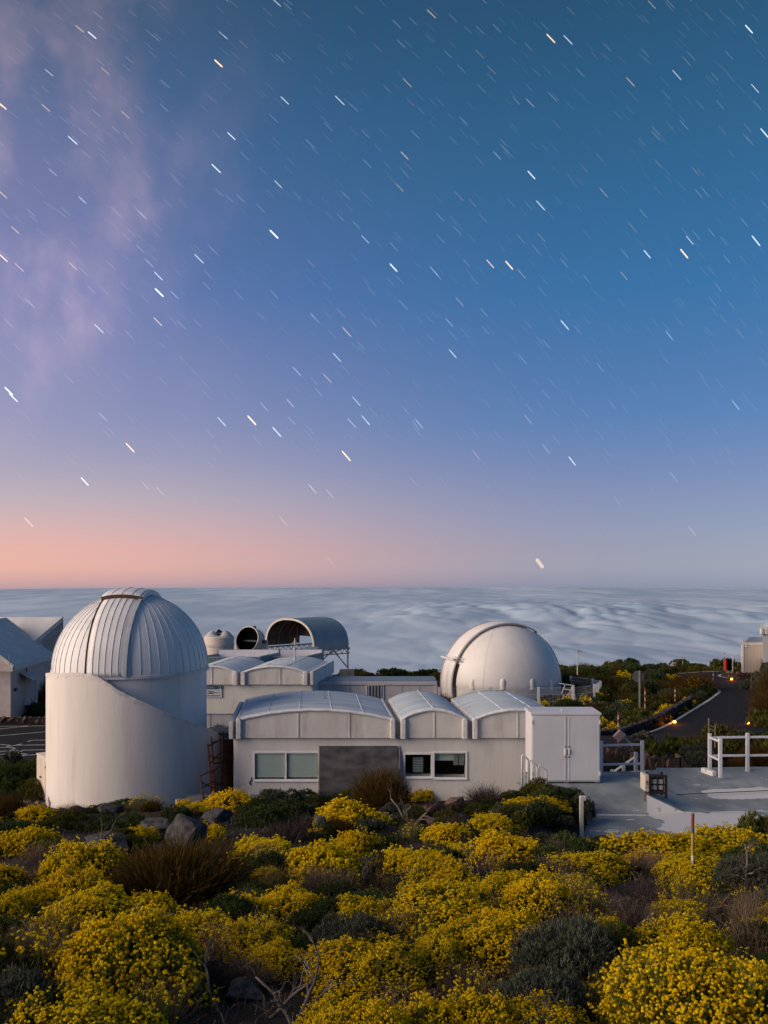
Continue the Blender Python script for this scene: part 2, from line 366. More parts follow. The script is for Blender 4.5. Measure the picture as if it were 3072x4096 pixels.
# ------------------------------------------------------------------ stars (short slanting streaks, far beyond the clouds)
def make_stars():
    k = 3072 / 1659.0
    bright = [(5, 229, 3, 1), (472, 137, 3, 1), (932, 30, 1.6, 1), (482, 76, 1.6, 0), (597, 5, 1.6, 0), (1190, 83, 2.6, 1), (1227, 86, 1.8, 0), (1618, 63, 2.4, 0),
              (880, 179, 1.4, 1), (615, 217, 1.8, 0), (734, 217, 1.8, 0), (500, 294, 2.0, 0), (157, 303, 2.0, 0), (467, 364, 2.2, 0), (601, 398, 1.6, 0), (592, 506, 2.8, 0),
              (789, 517, 1.4, 0), (850, 578, 2.4, 0), (430, 559, 1.8, 0), (342, 596, 1.8, 0), (344, 632, 2.8, 0), (377, 637, 1.1, 0), (341, 695, 1.8, 1), (214, 710, 1.7, 0),
              (1059, 570, 2.0, 1), (1100, 573, 2.6, 1), (1127, 592, 1.1, 1), (1148, 378, 2.2, 0), (1168, 444, 1.8, 0), (1398, 549, 2.0, 0), (1478, 548, 2.9, 1), (1490, 519, 1.6, 0),
              (1633, 520, 2.3, 0), (1652, 288, 2.3, 0), (1362, 177, 1.5, 1), (1462, 162, 1.6, 0), (1631, 191, 1.7, 0), (1220, 702, 1.9, 0), (19, 845, 2.6, 0), (29, 859, 2.2, 0),
              (544, 908, 2.9, 1), (598, 933, 2.1, 0), (479, 911, 1.7, 0), (281, 967, 2.5, 1), (183, 1040, 2.6, 0), (748, 985, 2.7, 1), (770, 867, 1.5, 0), (790, 908, 1.8, 0),
              (728, 772, 1.6, 0), (749, 717, 1.6, 1), (707, 817, 1.4, 1), (641, 802, 1.3, 0), (627, 871, 1.3, 0), (978, 764, 1.7, 0), (905, 915, 1.3, 0), (1236, 996, 2.0, 0),
              (1589, 875, 1.3, 0), (1446, 725, 1.2, 0), (675, 1056, 1.5, 0), (611, 1124, 1.2, 0), (62, 1128, 2.0, 1), (1166, 1217, 4.2, 1), (1495, 1147, 1.3, 0), (711, 1209, 1.2, 1),
              (1028, 982, 1.2, 1), (874, 336, 1.6, 1), (1304, 416, 1.1, 1), (199, 76, 2.2, 0), (172, 62, 1.6, 1), (99, 233, 1.6, 1), (271, 248, 1.4, 1), (106, 157, 1.5, 0),
              (178, 432, 1.5, 0), (33, 497, 1.6, 1), (6, 556, 2.4, 1), (158, 575, 1.5, 1), (42, 578, 1.5, 1), (6, 420, 1.7, 1), (228, 154, 1.3, 1), (680, 687, 1.3, 0),
              (993, 652, 1.1, 1), (938, 586, 1.2, 0), (971, 697, 1.1, 0), (1141, 906, 1.1, 1), (1348, 596, 1.2, 1), (571, 879, 1.0, 0), (630, 909, 1.0, 1), (760, 914, 1.3, 0),
              (308, 465, 1.3, 0), (114, 372, 1.2, 0), (322, 568, 1.2, 0), (65, 655, 1.2, 0), (222, 900, 1.2, 0), (346, 1061, 1.1, 0), (314, 1049, 1.2, 1), (863, 405, 1.2, 1),
              (1074, 336, 1.1, 0), (1145, 222, 1.1, 0), (1408, 10, 1.3, 1), (1180, 970, 1.0, 0), (1455, 1030, 1.0, 0), (1332, 1080, .9, 0), (712, 1066, 1.2, 0), (893, 1040, .9, 0)]
    S = [(x * k, y * k, w, c) for x, y, w, c in bright]
    rg = random.Random(5)
    for _ in range(2600):
        x, y = rg.uniform(-900, 3900), rg.uniform(-900, 2250)
        w = rg.choice([.24, .27, .3, .33, .36, .4, .45, .5, .6, .75, .9]) * (1 if y < 1500 else max(.35, 1 - (y - 1500) / 900))
        S.append((x, y, w, rg.random() < .35))
    V, Q, bri, tint = [], [], [], []
    D = 130000.0
    for x, y, w, c in S:
        ang = R_(39 + 9 * x / 3072 + 8 * y / 2300); ln = 24 if w < 4 else 23
        ln *= rg.uniform(.9, 1.12)
        d = np.array([math.cos(ang), math.sin(ang)]); n = np.array([-d[1], d[0]])
        hw = max(1.25, w * 1.0) if w < 4 else 7
        o = len(V)
        # tapered sliver: 6 corners
        for t, s in ((-1, -.35), (-.8, -1), (.8, -1), (1, -.35), (1, .35), (.8, 1), (-.8, 1), (-1, .35)):
            q = np.array([x, y]) + d * ln * t + n * hw * s; V.append(tuple(at(q[0], q[1], D)))
        Q.append((o, o + 1, o + 6, o + 7)); Q.append((o + 1, o + 2, o + 5, o + 6)); Q.append((o + 2, o + 3, o + 4, o + 5))
        fade = 1 if y < 1700 else max(.35, 1 - (y - 1700) / 900)
        bri += [min(1, (w / 2.7) ** 1.5) * fade * (.72 if w < 1 else 1)] * 3; tint += [1.0 if c else 0.0] * 3
    m = bpy.data.materials.new('starlight'); m.use_nodes = True; nt = m.node_tree; nt.nodes.clear(); N = nt.nodes.new; L = nt.links.new
    out = N('ShaderNodeOutputMaterial'); ad = N('ShaderNodeAddShader'); em = N('ShaderNodeEmission'); tr = N('ShaderNodeBsdfTransparent')
    a1 = N('ShaderNodeAttribute'); a1.attribute_name = 'rnd'; a2 = N('ShaderNodeAttribute'); a2.attribute_name = 'warm'
    mx = N('ShaderNodeMix'); mx.data_type = 'RGBA'; mx.inputs[6].default_value = (.85, .95, 1, 1); mx.inputs[7].default_value = (1, .68, .34, 1)
    L(a2.outputs['Fac'], mx.inputs['Factor']); L(mx.outputs[2], em.inputs[0])
    ml = N('ShaderNodeMath'); ml.operation = 'MULTIPLY'; ml.inputs[1].default_value = 1.05; L(a1.outputs['Fac'], ml.inputs[0]); L(ml.outputs[0], em.inputs[1])
    L(em.outputs[0], ad.inputs[0]); L(tr.outputs[0], ad.inputs[1]); L(ad.outputs[0], out.inputs[0])
    m.cycles.emission_sampling = 'NONE'
    me = raw_mesh('stars', np.array(V), np.array(Q), [m], rnd=np.array(bri))
    t_ = me.attributes.new('warm', 'FLOAT', 'FACE'); t_.data.foreach_set('value', np.array(tint, np.float32))
    o = bpy.data.objects.new('stars', me); COL.objects.link(o)
    tag(o, 'many small slanting stars scattered over the whole twilight sky', 'stars', kind='stuff')
make_stars()

# ------------------------------------------------------------------ materials of built things
PLASTER = M('white_plaster', (.665, .655, .64), .85, var=.11, scale=1.3, bump=.35, bscale=16, stretch=(1, 1, .3), detail=8, fac=(.25, .8), stain=(.4, (.42, .38, .35), (1.8, 1.8, .35)))
PLASTER_T = M('tower_plaster', (.67, .635, .61), .85, col2=(.77, .74, .715), scale=.9, bump=.25, bscale=12, stretch=(1.3, 1.3, .25), detail=8, fac=(.28, .72), stain=(.5, (.42, .35, .32), (2.6, 2.6, .22)))
FASCIA = M('fascia_plaster', (.59, .575, .555), .9, col2=(.71, .695, .675), scale=2.2, bump=.5, bscale=22, stretch=(1, 1, .4), detail=8, fac=(.3, .7), stain=(.6, (.34, .31, .30), (2.2, 2.2, .5)))
ROOF = M('roof_coating', (.38, .45, .50), .75, col2=(.66, .75, .80), scale=1.5, bump=.7, bscale=5, stretch=(.22, 5.5, .6), detail=9, fac=(.34, .64), spec=.25)
ROOFEDGE = M('roof_edge_coating', (.62, .66, .69), .7, col2=(.80, .82, .83), scale=6, bump=.6, bscale=18, detail=6)
METALW = M('white_painted_metal', (.66, .66, .68), .42, var=.05, scale=1.2, spec=.4)
DOMEM = M('dome_sheet_metal', (.70, .71, .72), .5, var=.06, scale=1.4, spec=.35, orand=.05, stain=(.45, (.46, .45, .46), (1.6, 1.6, .5)))
DOMERIB = M('dome_seam_metal', (.60, .60, .61), .55, var=.08)
DARKGAP = M('dark_gap', (.02, .018, .016), .9)
RUBBER = M('dark_trim', (.10, .10, .105), .6)
GREYTRIM = M('grey_trim', (.28, .28, .29), .55)
DOMEW = M('fibreglass_white', (.72, .705, .69), .42, var=.04, scale=.8, spec=.4, stain=(.35, (.52, .49, .47), (.9, .9, .35)))
PVC = M('window_frame_white', (.78, .78, .80), .5, var=.04)
BLIND = M('roller_blind', (.60, .68, .65), .8, var=.06, stretch=(1, 1, 20))
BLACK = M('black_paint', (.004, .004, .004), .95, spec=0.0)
BOARD = M('weathered_board', (.05, .051, .056), .85, col2=(.125, .124, .132), scale=2.0, stretch=(.9, 1, 2.2), detail=9, bump=.4, bscale=20, fac=(.35, .7), stain=(.7, (.20, .20, .205), (1.5, 1.5, .8)))
CONC = M('concrete', (.13, .13, .13), .9, col2=(.2, .2, .2), scale=3, bump=.4, bscale=30, detail=8)
RUST = M('rusty_steel', (.07, .022, .010), .85, col2=(.16, .055, .022), scale=9, bump=.4, bscale=60)
CONTAINER = M('prefab_panel', (.58, .545, .53), .6, var=.05, scale=2)
SHEETG = M('grey_sheet', (.21, .27, .32), .5, var=.08, scale=3, metal=.2, stretch=(1, 1, .3))
RAILW = M('white_rail_paint', (.62, .63, .68), .5, var=.06, scale=6)
ASPH = M('asphalt', (.014, .015, .018), .9, col2=(.028, .029, .033), scale=5, bump=.5, bscale=80, detail=8, spec=.15)
LINE = M('road_paint', (.30, .32, .33), .8, col2=(.55, .56, .56), scale=4, detail=7, fac=(.3, .6))
ROCKD = M('dark_basalt', (.026, .027, .030), .9, col2=(.085, .084, .088), scale=3.2, bump=1.0, bscale=11, detail=9, orand=.2, spec=.2)
ROCKR = M('reddish_basalt', (.065, .042, .034), .9, col2=(.18, .115, .088), scale=3.2, bump=1.0, bscale=11, detail=9, orand=.25, spec=.2)
DEADW = M('dead_wood', (.085, .068, .056), .9, col2=(.20, .17, .15), scale=8, bump=.4, bscale=40, stretch=(1, 1, .4))
AMBER = M_emit('amber_lamp', (1.0, .22, .02), 26.0)

def glass_mat():
    m = bpy.data.materials.new('window_glass'); m.use_nodes = True; nt = m.node_tree; nt.nodes.clear(); N = nt.nodes.new; L = nt.links.new
    out = N('ShaderNodeOutputMaterial'); mix = N('ShaderNodeMixShader'); tr = N('ShaderNodeBsdfTransparent'); gl = N('ShaderNodeBsdfGlossy'); lw = N('ShaderNodeLayerWeight'); pw = N('ShaderNodeMath'); pw.operation = 'POWER'; pw.inputs[1].default_value = 3.0; fr = N('ShaderNodeMath'); fr.operation = 'MULTIPLY_ADD'; fr.inputs[1].default_value = .6; fr.inputs[2].default_value = .05; L(lw.outputs['Facing'], pw.inputs[0]); L(pw.outputs[0], fr.inputs[0])
    tr.inputs[0].default_value = (.94, .97, .96, 1); gl.inputs['Roughness'].default_value = .03
    L(fr.outputs[0], mix.inputs[0]); L(tr.outputs[0], mix.inputs[1]); L(gl.outputs[0], mix.inputs[2]); L(mix.outputs[0], out.inputs[0])
    return m
GLASS = glass_mat()

def text_mesh(name, body, size, mat, parent, origin, ex, ez, align='LEFT'):
    cu = bpy.data.curves.new(name, 'FONT'); cu.body = body; cu.size = size; cu.align_x = align; cu.extrude = .003
    tmp = bpy.data.objects.new(name, cu); COL.objects.link(tmp)
    dg = bpy.context.evaluated_depsgraph_get(); me = bpy.data.meshes.new_from_object(tmp.evaluated_get(dg)); bpy.data.objects.remove(tmp)
    ex, ez = Vector(ex).normalized(), Vector(ez).normalized(); ey = ez.cross(ex)      # text x->ex, y->ez, z-> out
    n = ex.cross(ez); o0 = Vector(parent['_loc']); org = Vector(origin)
    for v in me.vertices:
        v.co = org + ex * v.co.x + ez * v.co.y + n * v.co.z - o0
    me.materials.clear(); me.materials.append(mat)
    o = bpy.data.objects.new(name, me); COL.objects.link(o); o.parent = parent; o['_loc'] = tuple(o0); return o

# ------------------------------------------------------------------ domed tower on the left
def left_tower():
    AX = Vector((-9.315, 33.2, 0)); RI = 2.72; OX = Vector((-9.05, 33.2, 0)); RO = 3.21
    t = thing('domed_observatory', 'round white tower with ribbed metal dome and sloping outer ramp wall', 'observatory', (AX.x, AX.y, -.3))
    MB().lathe([(RI, -.6), (RI, 4.36)], AX, 96).build('inner_drum', PLASTER_T, t, smooth=True)
    # outer wall, its top following the ramp
    prof = [(100, 2694), (181, 2694), (300, 2691), (362, 2698), (392, 2709), (422, 2727), (482, 2767), (579, 2812), (693, 2862), (784, 2897), (892, 2934), (960, 2955)]
    bot, top, inn, cop = [], [], [], []
    n = 160
    for i in range(n + 1):
        th = R_(-150 + 290 * i / n)
        p = OX + Vector((RO * math.sin(th), -RO * math.cos(th), 0))
        if th < R_(-72): z = 4.16
        elif th > R_(74): z = Z(2934, 32.6) - (th - R_(74)) * 1.1
        else:
            px = CX + F * p.x / p.y; row = np.interp(px, [a for a, b in prof], [b for a, b in prof]); z = Z(row, p.y)
        z += .012 * math.sin(i * 1.7) + .008 * math.sin(i * 3.1)
        q = AX + Vector((RI * .995 * math.sin(th), -RI * .995 * math.cos(th), 0))
        bot.append((p.x, p.y, -1.0)); top.append((p.x, p.y, z)); inn.append((q.x, q.y, min(z + .10, 4.30)))
        e = OX + Vector(((RO + .007) * math.sin(th), -(RO + .007) * math.cos(th), 0))
        cop.append((e.x, e.y, z))
    w = MB().grid([bot, top]).build('ramp_wall', PLASTER_T, t, smooth=True)
    MB().grid([top, inn]).build('ramp_floor', M('ramp_screed', (.40, .37, .37), .9, col2=(.55, .51, .50), scale=2.5, bump=.4, detail=8), t, smooth=True)
    # crumbling lip below the edge, as a thin proud band
    lip = MB(); lip.grid([[(a[0] * 1.0, a[1] - .0, a[2] - .09 - .13 * abs(math.sin(k * .61) * math.sin(k * .23) * math.sin(k * 1.9))) for k, a in enumerate(cop)], [(a[0], a[1], a[2] + .01) for a in cop]])
    lip.build('wall_coping', M('coping_plaster', (.60, .565, .545), .9, col2=(.74, .70, .675), scale=3, bump=.8, bscale=12, detail=8, stain=(.6, (.36, .31, .29), (5, 5, 3))), t, smooth=True)
    # spalled patches near the foot
    for px, py, r in ((205, 3203, .09), (213, 3217, .13)):
        ang = math.asin((X(px, 31.6) - OX.x) / RO); sp = MB(); base = []
        for k in range(12):
            rr = r * (.7 + .5 * random.random()); da = rr * math.cos(k * math.pi / 6) / RO; zz = Z(py, 31.2) + rr * 1.2 * math.sin(k * math.pi / 6)
            base.append((OX.x + (RO + .006) * math.sin(ang + da), OX.y - (RO + .006) * math.cos(ang + da), zz))
        sp.add(base, [tuple(range(12))]).build('spalled_patch', CONC, t)
    # dome
    RD, ZB = 2.775, 4.33; nb = 54; c = AX + Vector((0, 0, ZB))
    d = thing_part('dome', t)
    pan = None
    for k in range(nb):
        a0 = 2 * math.pi * (k + .5) / nb + R_(2)
        if pan is None:
            rows = [[(RD * math.cos(e) * math.sin(da), -RD * math.cos(e) * math.cos(da), RD * math.sin(e)) for da in np.linspace(-math.pi / nb, math.pi / nb, 4)] for e in np.linspace(0, R_(88.5), 15)]
            rows.insert(0, [(RD * math.sin(da), -RD * math.cos(da), -.07) for da in np.linspace(-math.pi / nb, math.pi / nb, 4)])
            mb = MB().grid(rows); pan = bpy.data.meshes.new('dome_panel'); pan.from_pydata([tuple(v) for v in mb.v], [], mb.f)
            pan.polygons.foreach_set('use_smooth', [True] * len(pan.polygons)); pan.materials.append(DOMEM)
            rb = MB().tube([((RD + .006) * Vector((0, -math.cos(e), math.sin(e)))) for e in np.linspace(0, R_(86), 18)], .013, 5, r1=.008)
            rib = bpy.data.meshes.new('seam_rib'); rib.from_pydata([tuple(v) for v in rb.v], [], rb.f); rib.materials.append(DOMERIB)
            rib.polygons.foreach_set('use_smooth', [True] * len(rib.polygons))
        o = bpy.data.objects.new('dome_panel', pan); COL.objects.link(o); o.parent = d; o.location = c - Vector(t['_loc']); o.rotation_euler = (0, 0, a0)
        o = bpy.data.objects.new('seam_rib', rib); COL.objects.link(o); o.parent = d; o.location = c - Vector(t['_loc']); o.rotation_euler = (0, 0, a0 + math.pi / nb)
    MB().lathe([(RD - .06, -.10), (RD + .035, -.10), (RD + .035, .0), (RD + .005, .02)], c, 96).build('rim', DOMERIB, d, smooth=True)
    # shutter: strip of constant width facing left of the camera
    az = R_(-2.5); fx = Vector((math.sin(az), -math.cos(az), 0)); ax = Vector((math.cos(az), math.sin(az), 0))
    def strip(r, w0, w1, e0, e1, ne=22, nw=7):
        rows = []
        for e in np.linspace(e0, e1, ne):
            rows.append([c + ax * w + fx * (math.sqrt(r * r - w * w) * math.cos(e)) + Vector((0, 0, math.sqrt(r * r - w * w) * math.sin(e))) for w in np.linspace(w0, w1, nw)])
        return rows
    s = MB().grid(strip(RD + .035, -.66, .66, 0, R_(80))).build('shutter', DOMEM, t, smooth=True, solid=.03)
    for w in (-.44, -.22, 0.0, .22, .44):
        MB().tube([r[0] for r in strip(RD + .058, w, w + .001, 0, R_(80), 20, 2)], .013, 4).build('shutter_rib', DOMERIB, s, smooth=True)
    MB().grid(strip(RD + .052, -.71, -.665, 0, R_(80), 22, 2)).build('shutter_gap', DARKGAP, s, solid=.03)
    MB().grid(strip(RD + .075, .62, .73, 0, R_(80), 22, 2)).build('shutter_batten', DOMERIB, s, solid=.07)
    # upper shutter, slid back over the top
    h = MB().grid(strip(RD + .17, -.74, .74, R_(68), R_(150), 16, 12)).build('upper_shutter', DOMEM, t, smooth=True, solid=.025)
    fr = strip(RD + .18, -.74, .74, R_(67.6), R_(68), 2, 12)[0]; lo = strip(RD + .03, -.74, .74, R_(67.6), R_(68), 2, 12)[0]
    MB().grid([fr, lo]).build('front_edge', M('brown_edge', (.09, .06, .05), .8), h, solid=.03)
    for w in (-.74, .74):
        a = [r[0] for r in strip(RD + .185, w, w * 1.001, R_(68), R_(150), 14, 2)]; b = [r[0] for r in strip(RD + .02, w, w * 1.001, R_(68), R_(150), 14, 2)]
        MB().grid([a, b]).build('side_edge', DOMERIB, h, solid=.025)
    for w in (-.37, 0, .37):
        MB().tube([r[0] for r in strip(RD + .185, w, w + .001, R_(68), R_(150), 14, 2)], .012, 4).build('hood_rib', DOMERIB, h)
    # double-door switch cabinet against the tower
    p0 = at(186, 3228, 32.55); p1 = at(145, 3207, 33.4); u = (p0 - p1); u.z = 0; wdt = u.length; u.normalize(); nrm = Vector((u.y, -u.x, 0))
    if nrm.y > 0: nrm = -nrm
    cb = thing('switch_cabinet', 'narrow cream double-door cabinet against the round tower', 'cabinet', (p1.x, p1.y, -.52))
    z0, z1 = -.52, 1.10; mid = (p0 + p1) / 2; mid.z = 0
    CREAM = M('cream_metal', (.62, .56, .47), .5, var=.05)
    MB().obox(mid - nrm * .33 + Vector((0, 0, (z0 + z1) / 2)), (wdt, .62, z1 - z0), u, nrm, (0, 0, 1)).build('body', CREAM, cb, bevel=.01)
    MB().obox(mid - nrm * .33 + Vector((0, 0, z1 + .02)), (wdt + .04, .66, .04), u, nrm, (0, 0, 1)).build('lid', CREAM, cb, bevel=.006)
    for sgn in (-1, 1):
        dr = MB().obox(mid + u * (sgn * wdt * .215) + nrm * .0 + Vector((0, 0, (z0 + z1) / 2 - .02)), (wdt * .41, .03, z1 - z0 - .18), u, nrm, (0, 0, 1)).build('door', CREAM, cb, bevel=.006)
        MB().obox(mid + u * (sgn * .05) + nrm * .035 + Vector((0, 0, .36)), (.05, .04, .05), u, nrm, (0, 0, 1)).build('handle', RUBBER, dr)
        MB().obox(mid + u * (sgn * wdt * .435) + nrm * .02 + Vector((0, 0, .80)), (.02, .03, .10), u, nrm, (0, 0, 1)).build('hinge', RUBBER, dr)
    # stub of vent pipe
    p = at(712, 3225, 28.6); v = thing('vent_pipe', 'short white capped vent pipe at the foot of the round tower', 'pipe', (p.x, p.y, p.z - .5))
    MB().tube([p + Vector((0, 0, -.5)), p + Vector((0, 0, .19))], .07, 16).build('pipe', METALW, v, smooth=True)
    MB().tube([p + Vector((0, 0, .17)), p + Vector((0, 0, .22))], .085, 16).build('cap', GREYTRIM, v, smooth=True)

def thing_part(name, parent):
    o = bpy.data.objects.new(name, None); COL.objects.link(o); o.parent = parent; o['_loc'] = parent['_loc']; o.empty_display_size = .2
    return o
left_tower()

# ------------------------------------------------------------------ low buildings with vaulted roofs
def vault(t, x0, x1, yf, yb, zb, ze, zc, skew, joints=(), blocks=(True, True), bw=.17):
    S = lambda p: Vector((p[0] + skew * (p[1] - yf), p[1], p[2]))
    rise = zc - ze; half = (x1 - x0) / 2; R = (half * half + rise * rise) / (2 * rise); xm = (x0 + x1) / 2
    arc = lambda x: zc - R + math.sqrt(max(0, R * R - (x - xm) ** 2))
    xs = np.linspace(x0, x1, 25)
    poly = [S((x0, yf, zb)), S((x1, yf, zb))] + [S((x, yf, arc(x) - .02)) for x in xs[::-1]]
    g = MB().prism(poly, (0, .16, 0)).build('gable_panel', FASCIA, t)
    for jx in joints:
        MB().box(jx - .025, jx + .025, yf - .02, yf + .05, zb + .01, arc(jx) - .04).build('joint_batten', FASCIA, g, bevel=.008)
    rows = []
    for k, y in enumerate(np.linspace(yf - .03, yb, 13)):
        rows.append([S((x, y, arc(x) + .012 * math.sin(k * 2.3 + x * 1.3))) for x in xs])
    r = MB().grid(rows).build('vault_roof', ROOF, t, smooth=True, solid=.06)
    MB().tube([S((x, yf - .03, arc(x) - .01 + .006 * math.sin(x * 9))) for x in xs], .055, 8).build('roof_lip', ROOFEDGE, r, smooth=True)
    # seams of the coating sheets running front to back
    ns = max(2, int((x1 - x0) / .95))
    for i in range(1, ns):
        x = x0 + (x1 - x0) * i / ns
        MB().tube([S((x, y, arc(x) + .03)) for y in np.linspace(yf - .02, yb, 8)], .018, 5).build('roof_seam', ROOFEDGE, r, smooth=True)
    for side, on in zip((x0, x1), blocks):
        if not on: continue
        ins = bw * .5 * (1 if side == x0 else -1)
        xa, xb = side + ins - bw / 2, side + ins + bw / 2
        cs = [(xa, zb - .02), (xb, zb - .02), (xb, ze + .02), (xb - .04, ze + .075), (xa + .04, ze + .075), (xa, ze + .02)]
        a = [S((x, yf - .13, z)) for x, z in cs]; b = [S((x, yb, z)) for x, z in cs]; n = len(cs)
        MB().add(a + b, [tuple(range(n)), tuple(range(2 * n - 1, n - 1, -1))] + [(i, i + n, (i + 1) % n + n, (i + 1) % n) for i in range(n)]).build('edge_beam', M('edge_beam_plaster', (.58, .575, .57), .85, col2=(.76, .76, .76), scale=5, bump=.6, bscale=16, detail=8), t, bevel=.025)
    return arc

def front_with_holes(mb, x0, x1, z0, z1, y, holes):
    xs = sorted({x0, x1} | {h[0] for h in holes} | {h[1] for h in holes}); zs = sorted({z0, z1} | {h[2] for h in holes} | {h[3] for h in holes})
    for i in range(len(xs) - 1):
        for j in range(len(zs) - 1):
            cx, cz = (xs[i] + xs[i + 1]) / 2, (zs[j] + zs[j + 1]) / 2
            if any(h[0] < cx < h[1] and h[2] < cz < h[3] for h in holes): continue
            mb.add([(xs[i], y, zs[j]), (xs[i + 1], y, zs[j]), (xs[i + 1], y, zs[j + 1]), (xs[i], y, zs[j + 1])], [(0, 1, 2, 3)])

def main_building():
    D = 31.5; yb = 36.2; zb = Z(2952, D); sk = -.085
    yw = D + .14
    t = thing('vaulted_building', 'long low white building with three vaulted roofs and two windows', 'building', (.4, 33, -.3))
    x0, x1 = X(931, yw), X(2300, yw); r = .16
    S = lambda x, y, z: (x + sk * (y - D), y, z)
    hl = [(X(1020, yw), X(1272, yw), Z(3116, yw), Z(3013, yw)), (X(1621, yw), X(1724, yw), Z(3104, yw), Z(3018, yw)), (X(1738, yw), X(1862, yw), Z(3108, yw), Z(3013, yw))]
    w = MB(); zlo, zhi = -.4, zb + .05
    front_with_holes(w, x0 + r, x1, zlo, zhi, yw, hl)
    cor = [(x0 + r - r * math.sin(a), yw + r - r * math.cos(a)) for a in np.linspace(0, math.pi / 2, 8)]
    w.grid([[(a, b, zlo) for a, b in cor] + [S(x0, yb, zlo)], [(a, b, zhi) for a, b in cor] + [S(x0, yb, zhi)]])
    w.add([S(x0, yb, zlo), S(x1, yb, zlo), S(x1, yb, zhi), S(x0, yb, zhi)], [(0, 1, 2, 3)])
    w.add([(x1, yw, zlo), S(x1, yb, zlo), S(x1, yb, zhi), (x1, yw, zhi)], [(0, 1, 2, 3)])
    w.add([(x0, yw + r, zhi - .02), (x1, yw, zhi - .02), S(x1, yb, zhi - .02), S(x0, yb, zhi - .02)], [(0, 1, 2, 3)])
    for h in hl:     # reveals
        a, b, c, d = h; q = yw + .5
        w.add([(a, yw, c), (b, yw, c), (b, yw, d), (a, yw, d), (a, q, c), (b, q, c), (b, q, d), (a, q, d)], [(0, 1, 5, 4), (1, 2, 6, 5), (2, 3, 7, 6), (3, 0, 4, 7)])
    w.build('wall', PLASTER, t, smooth=True, fix=False)
    ends = []
    bays = [(945, 1580, (1193, 1398)), (1602, 1868, (1738,)), (1889, 2262, (2071,))]
    for i, (a, b, js) in enumerate(bays):
        vault(t, X(a, D), X(b, D), D, yb, zb, Z(2880, D), Z(2838, D), sk, [X(j, D) for j in js])
    # outer gutter beam at the left end and channel fill between bays
    cs0, cs1 = X(917, D), X(934, D)
    MB().box(cs0, cs1, D - .13, yb, zb - .02, Z(2884, D), lambda v: S(*v)).build('gutter_beam', MATS['edge_beam_plaster'], t, bevel=.025)
    for a, b in ((931, 949), (1577, 1605), (1865, 1892)):
        MB().box(X(a, D), X(b, D), D + .06, yb, zb + .0, Z(2888, D), lambda v: S(*v)).build('valley_gutter', M('gutter_plaster', (.40, .36, .34), .9), t)
    # windows
    def window(h, split, kind):
        a, b, c, d = h; fw = .065; y0, y1 = yw - .035, yw + .06
        g = MB().box(a - fw, b + fw, y0, y1, d, d + fw).box(a - fw, b + fw, y0, y1, c - fw, c).box(a - fw, a, y0, y1, c, d).box(b, b + fw, y0, y1, c, d).build('window_frame', PVC, t, bevel=.006)
        cells = []
        if split:
            m = (a + b) / 2 - .03; MB().box(m - .035, m + .035, y0 + .004, y1, c, d).build('mullion', PVC, g); cells = [(a, m - .035), (m + .035, b)]
        else: cells = [(a, b)]
        for u, v in cells:
            MB().box(u + .004, v - .004, yw + .028, yw + .034, c + .004, d - .004).build('pane', GLASS, g)
            if kind == 'blind':
                MB().box(u + .02, v - .02, yw + .045, yw + .052, c + .05, d - .002).build('blind', BLIND, g)
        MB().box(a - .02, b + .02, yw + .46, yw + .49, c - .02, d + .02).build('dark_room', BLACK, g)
        return g
    g0 = window(hl[0], True, 'blind')
    xa_ = hl[0][0] - .14; MB().tube([(xa_ + .03, yw - .02, hl[0][2] + .06), (xa_ + .01, yw - .025, hl[0][2] - .02), (xa_ - .05, yw - .02, hl[0][2] - .12), (xa_ - .02, yw - .02, hl[0][2] - .2)], .022, 8).build('cable_stub', RUBBER, g0, smooth='full')
    MB().box(hl[0][0] - .06, hl[0][1] + .06, yw - .07, yw + .02, hl[0][2] - .085, hl[0][2] - .05).build('sill', PVC, g0, bevel=.006)
    for q_ in (1, 2): MB().box(hl[q_][0] - .06, hl[q_][1] + .06, yw - .07, yw + .02, hl[q_][2] - .085, hl[q_][2] - .05).build('sill', PVC, t, bevel=.006)
    g1 = window(hl[1], False, 'dark'); g2 = window(hl[2], False, 'half')
    a, b, c, d = hl[1]
    MB().box(a + .27, b - .27, yw + .12, yw + .3, c + .10, d - .13).build('fan_unit', M('unit_grey', (.22, .25, .27), .6), g1, bevel=.01)
    for k in range(5): MB().box(a + .30, b - .30, yw + .105, yw + .12, c + .16 + k * .085, c + .19 + k * .085).build('louvre', M('louvre_grey', (.42, .45, .47), .5), g1)
    a, b, c, d = hl[2]
    MB().box(a + .02, b - .02, yw + .12, yw + .13, d - .28, d).build('blind', BLIND, g2)
    for k in (0, 1):
        q = MB().box(b - .42 + k * .2, b - .25 + k * .2, yw + .08, yw + .085, d - .43, d - .04).build('notice', M('paper', (.30, .33, .31), .9), g2)
        for i in range(5): MB().box(b - .40 + k * .2, b - .28 + k * .2, yw + .077, yw + .079, d - .12 - i * .055, d - .11 - i * .055).build('print_line', RUBBER, q)
    # dark weathered board cover leaning on the wall between the windows
    hb = thing('hatch_cover', 'dark weathered board cover fixed to the white wall between two windows', 'panel', (X(1440, yw), yw - .1, -.3))
    Ya, Yb, Yc = yw - .05, yw - .22, yw - .26
    za, zm, zl = Z(2984, yw - .05), Z(3073, yw - .2), -.2
    for nm, (ya, zt), (yb2, zb2), (xa, xb), (xc, xd) in (('upper_board', (Ya, za), (Yb, zm), (1283, 1586), (1281, 1596)), ('lower_board', (Yb - .015, zm), (Yc, zl), (1281, 1597), (1279, 1600))):
        vs = [(X(xa, yw), ya, zt), (X(xb, yw), ya, zt), (X(xd, yw), yb2, zb2), (X(xc, yw), yb2, zb2)]
        MB().prism(vs, (0, .035, 0)).build(nm, BOARD, hb, bevel=.006)
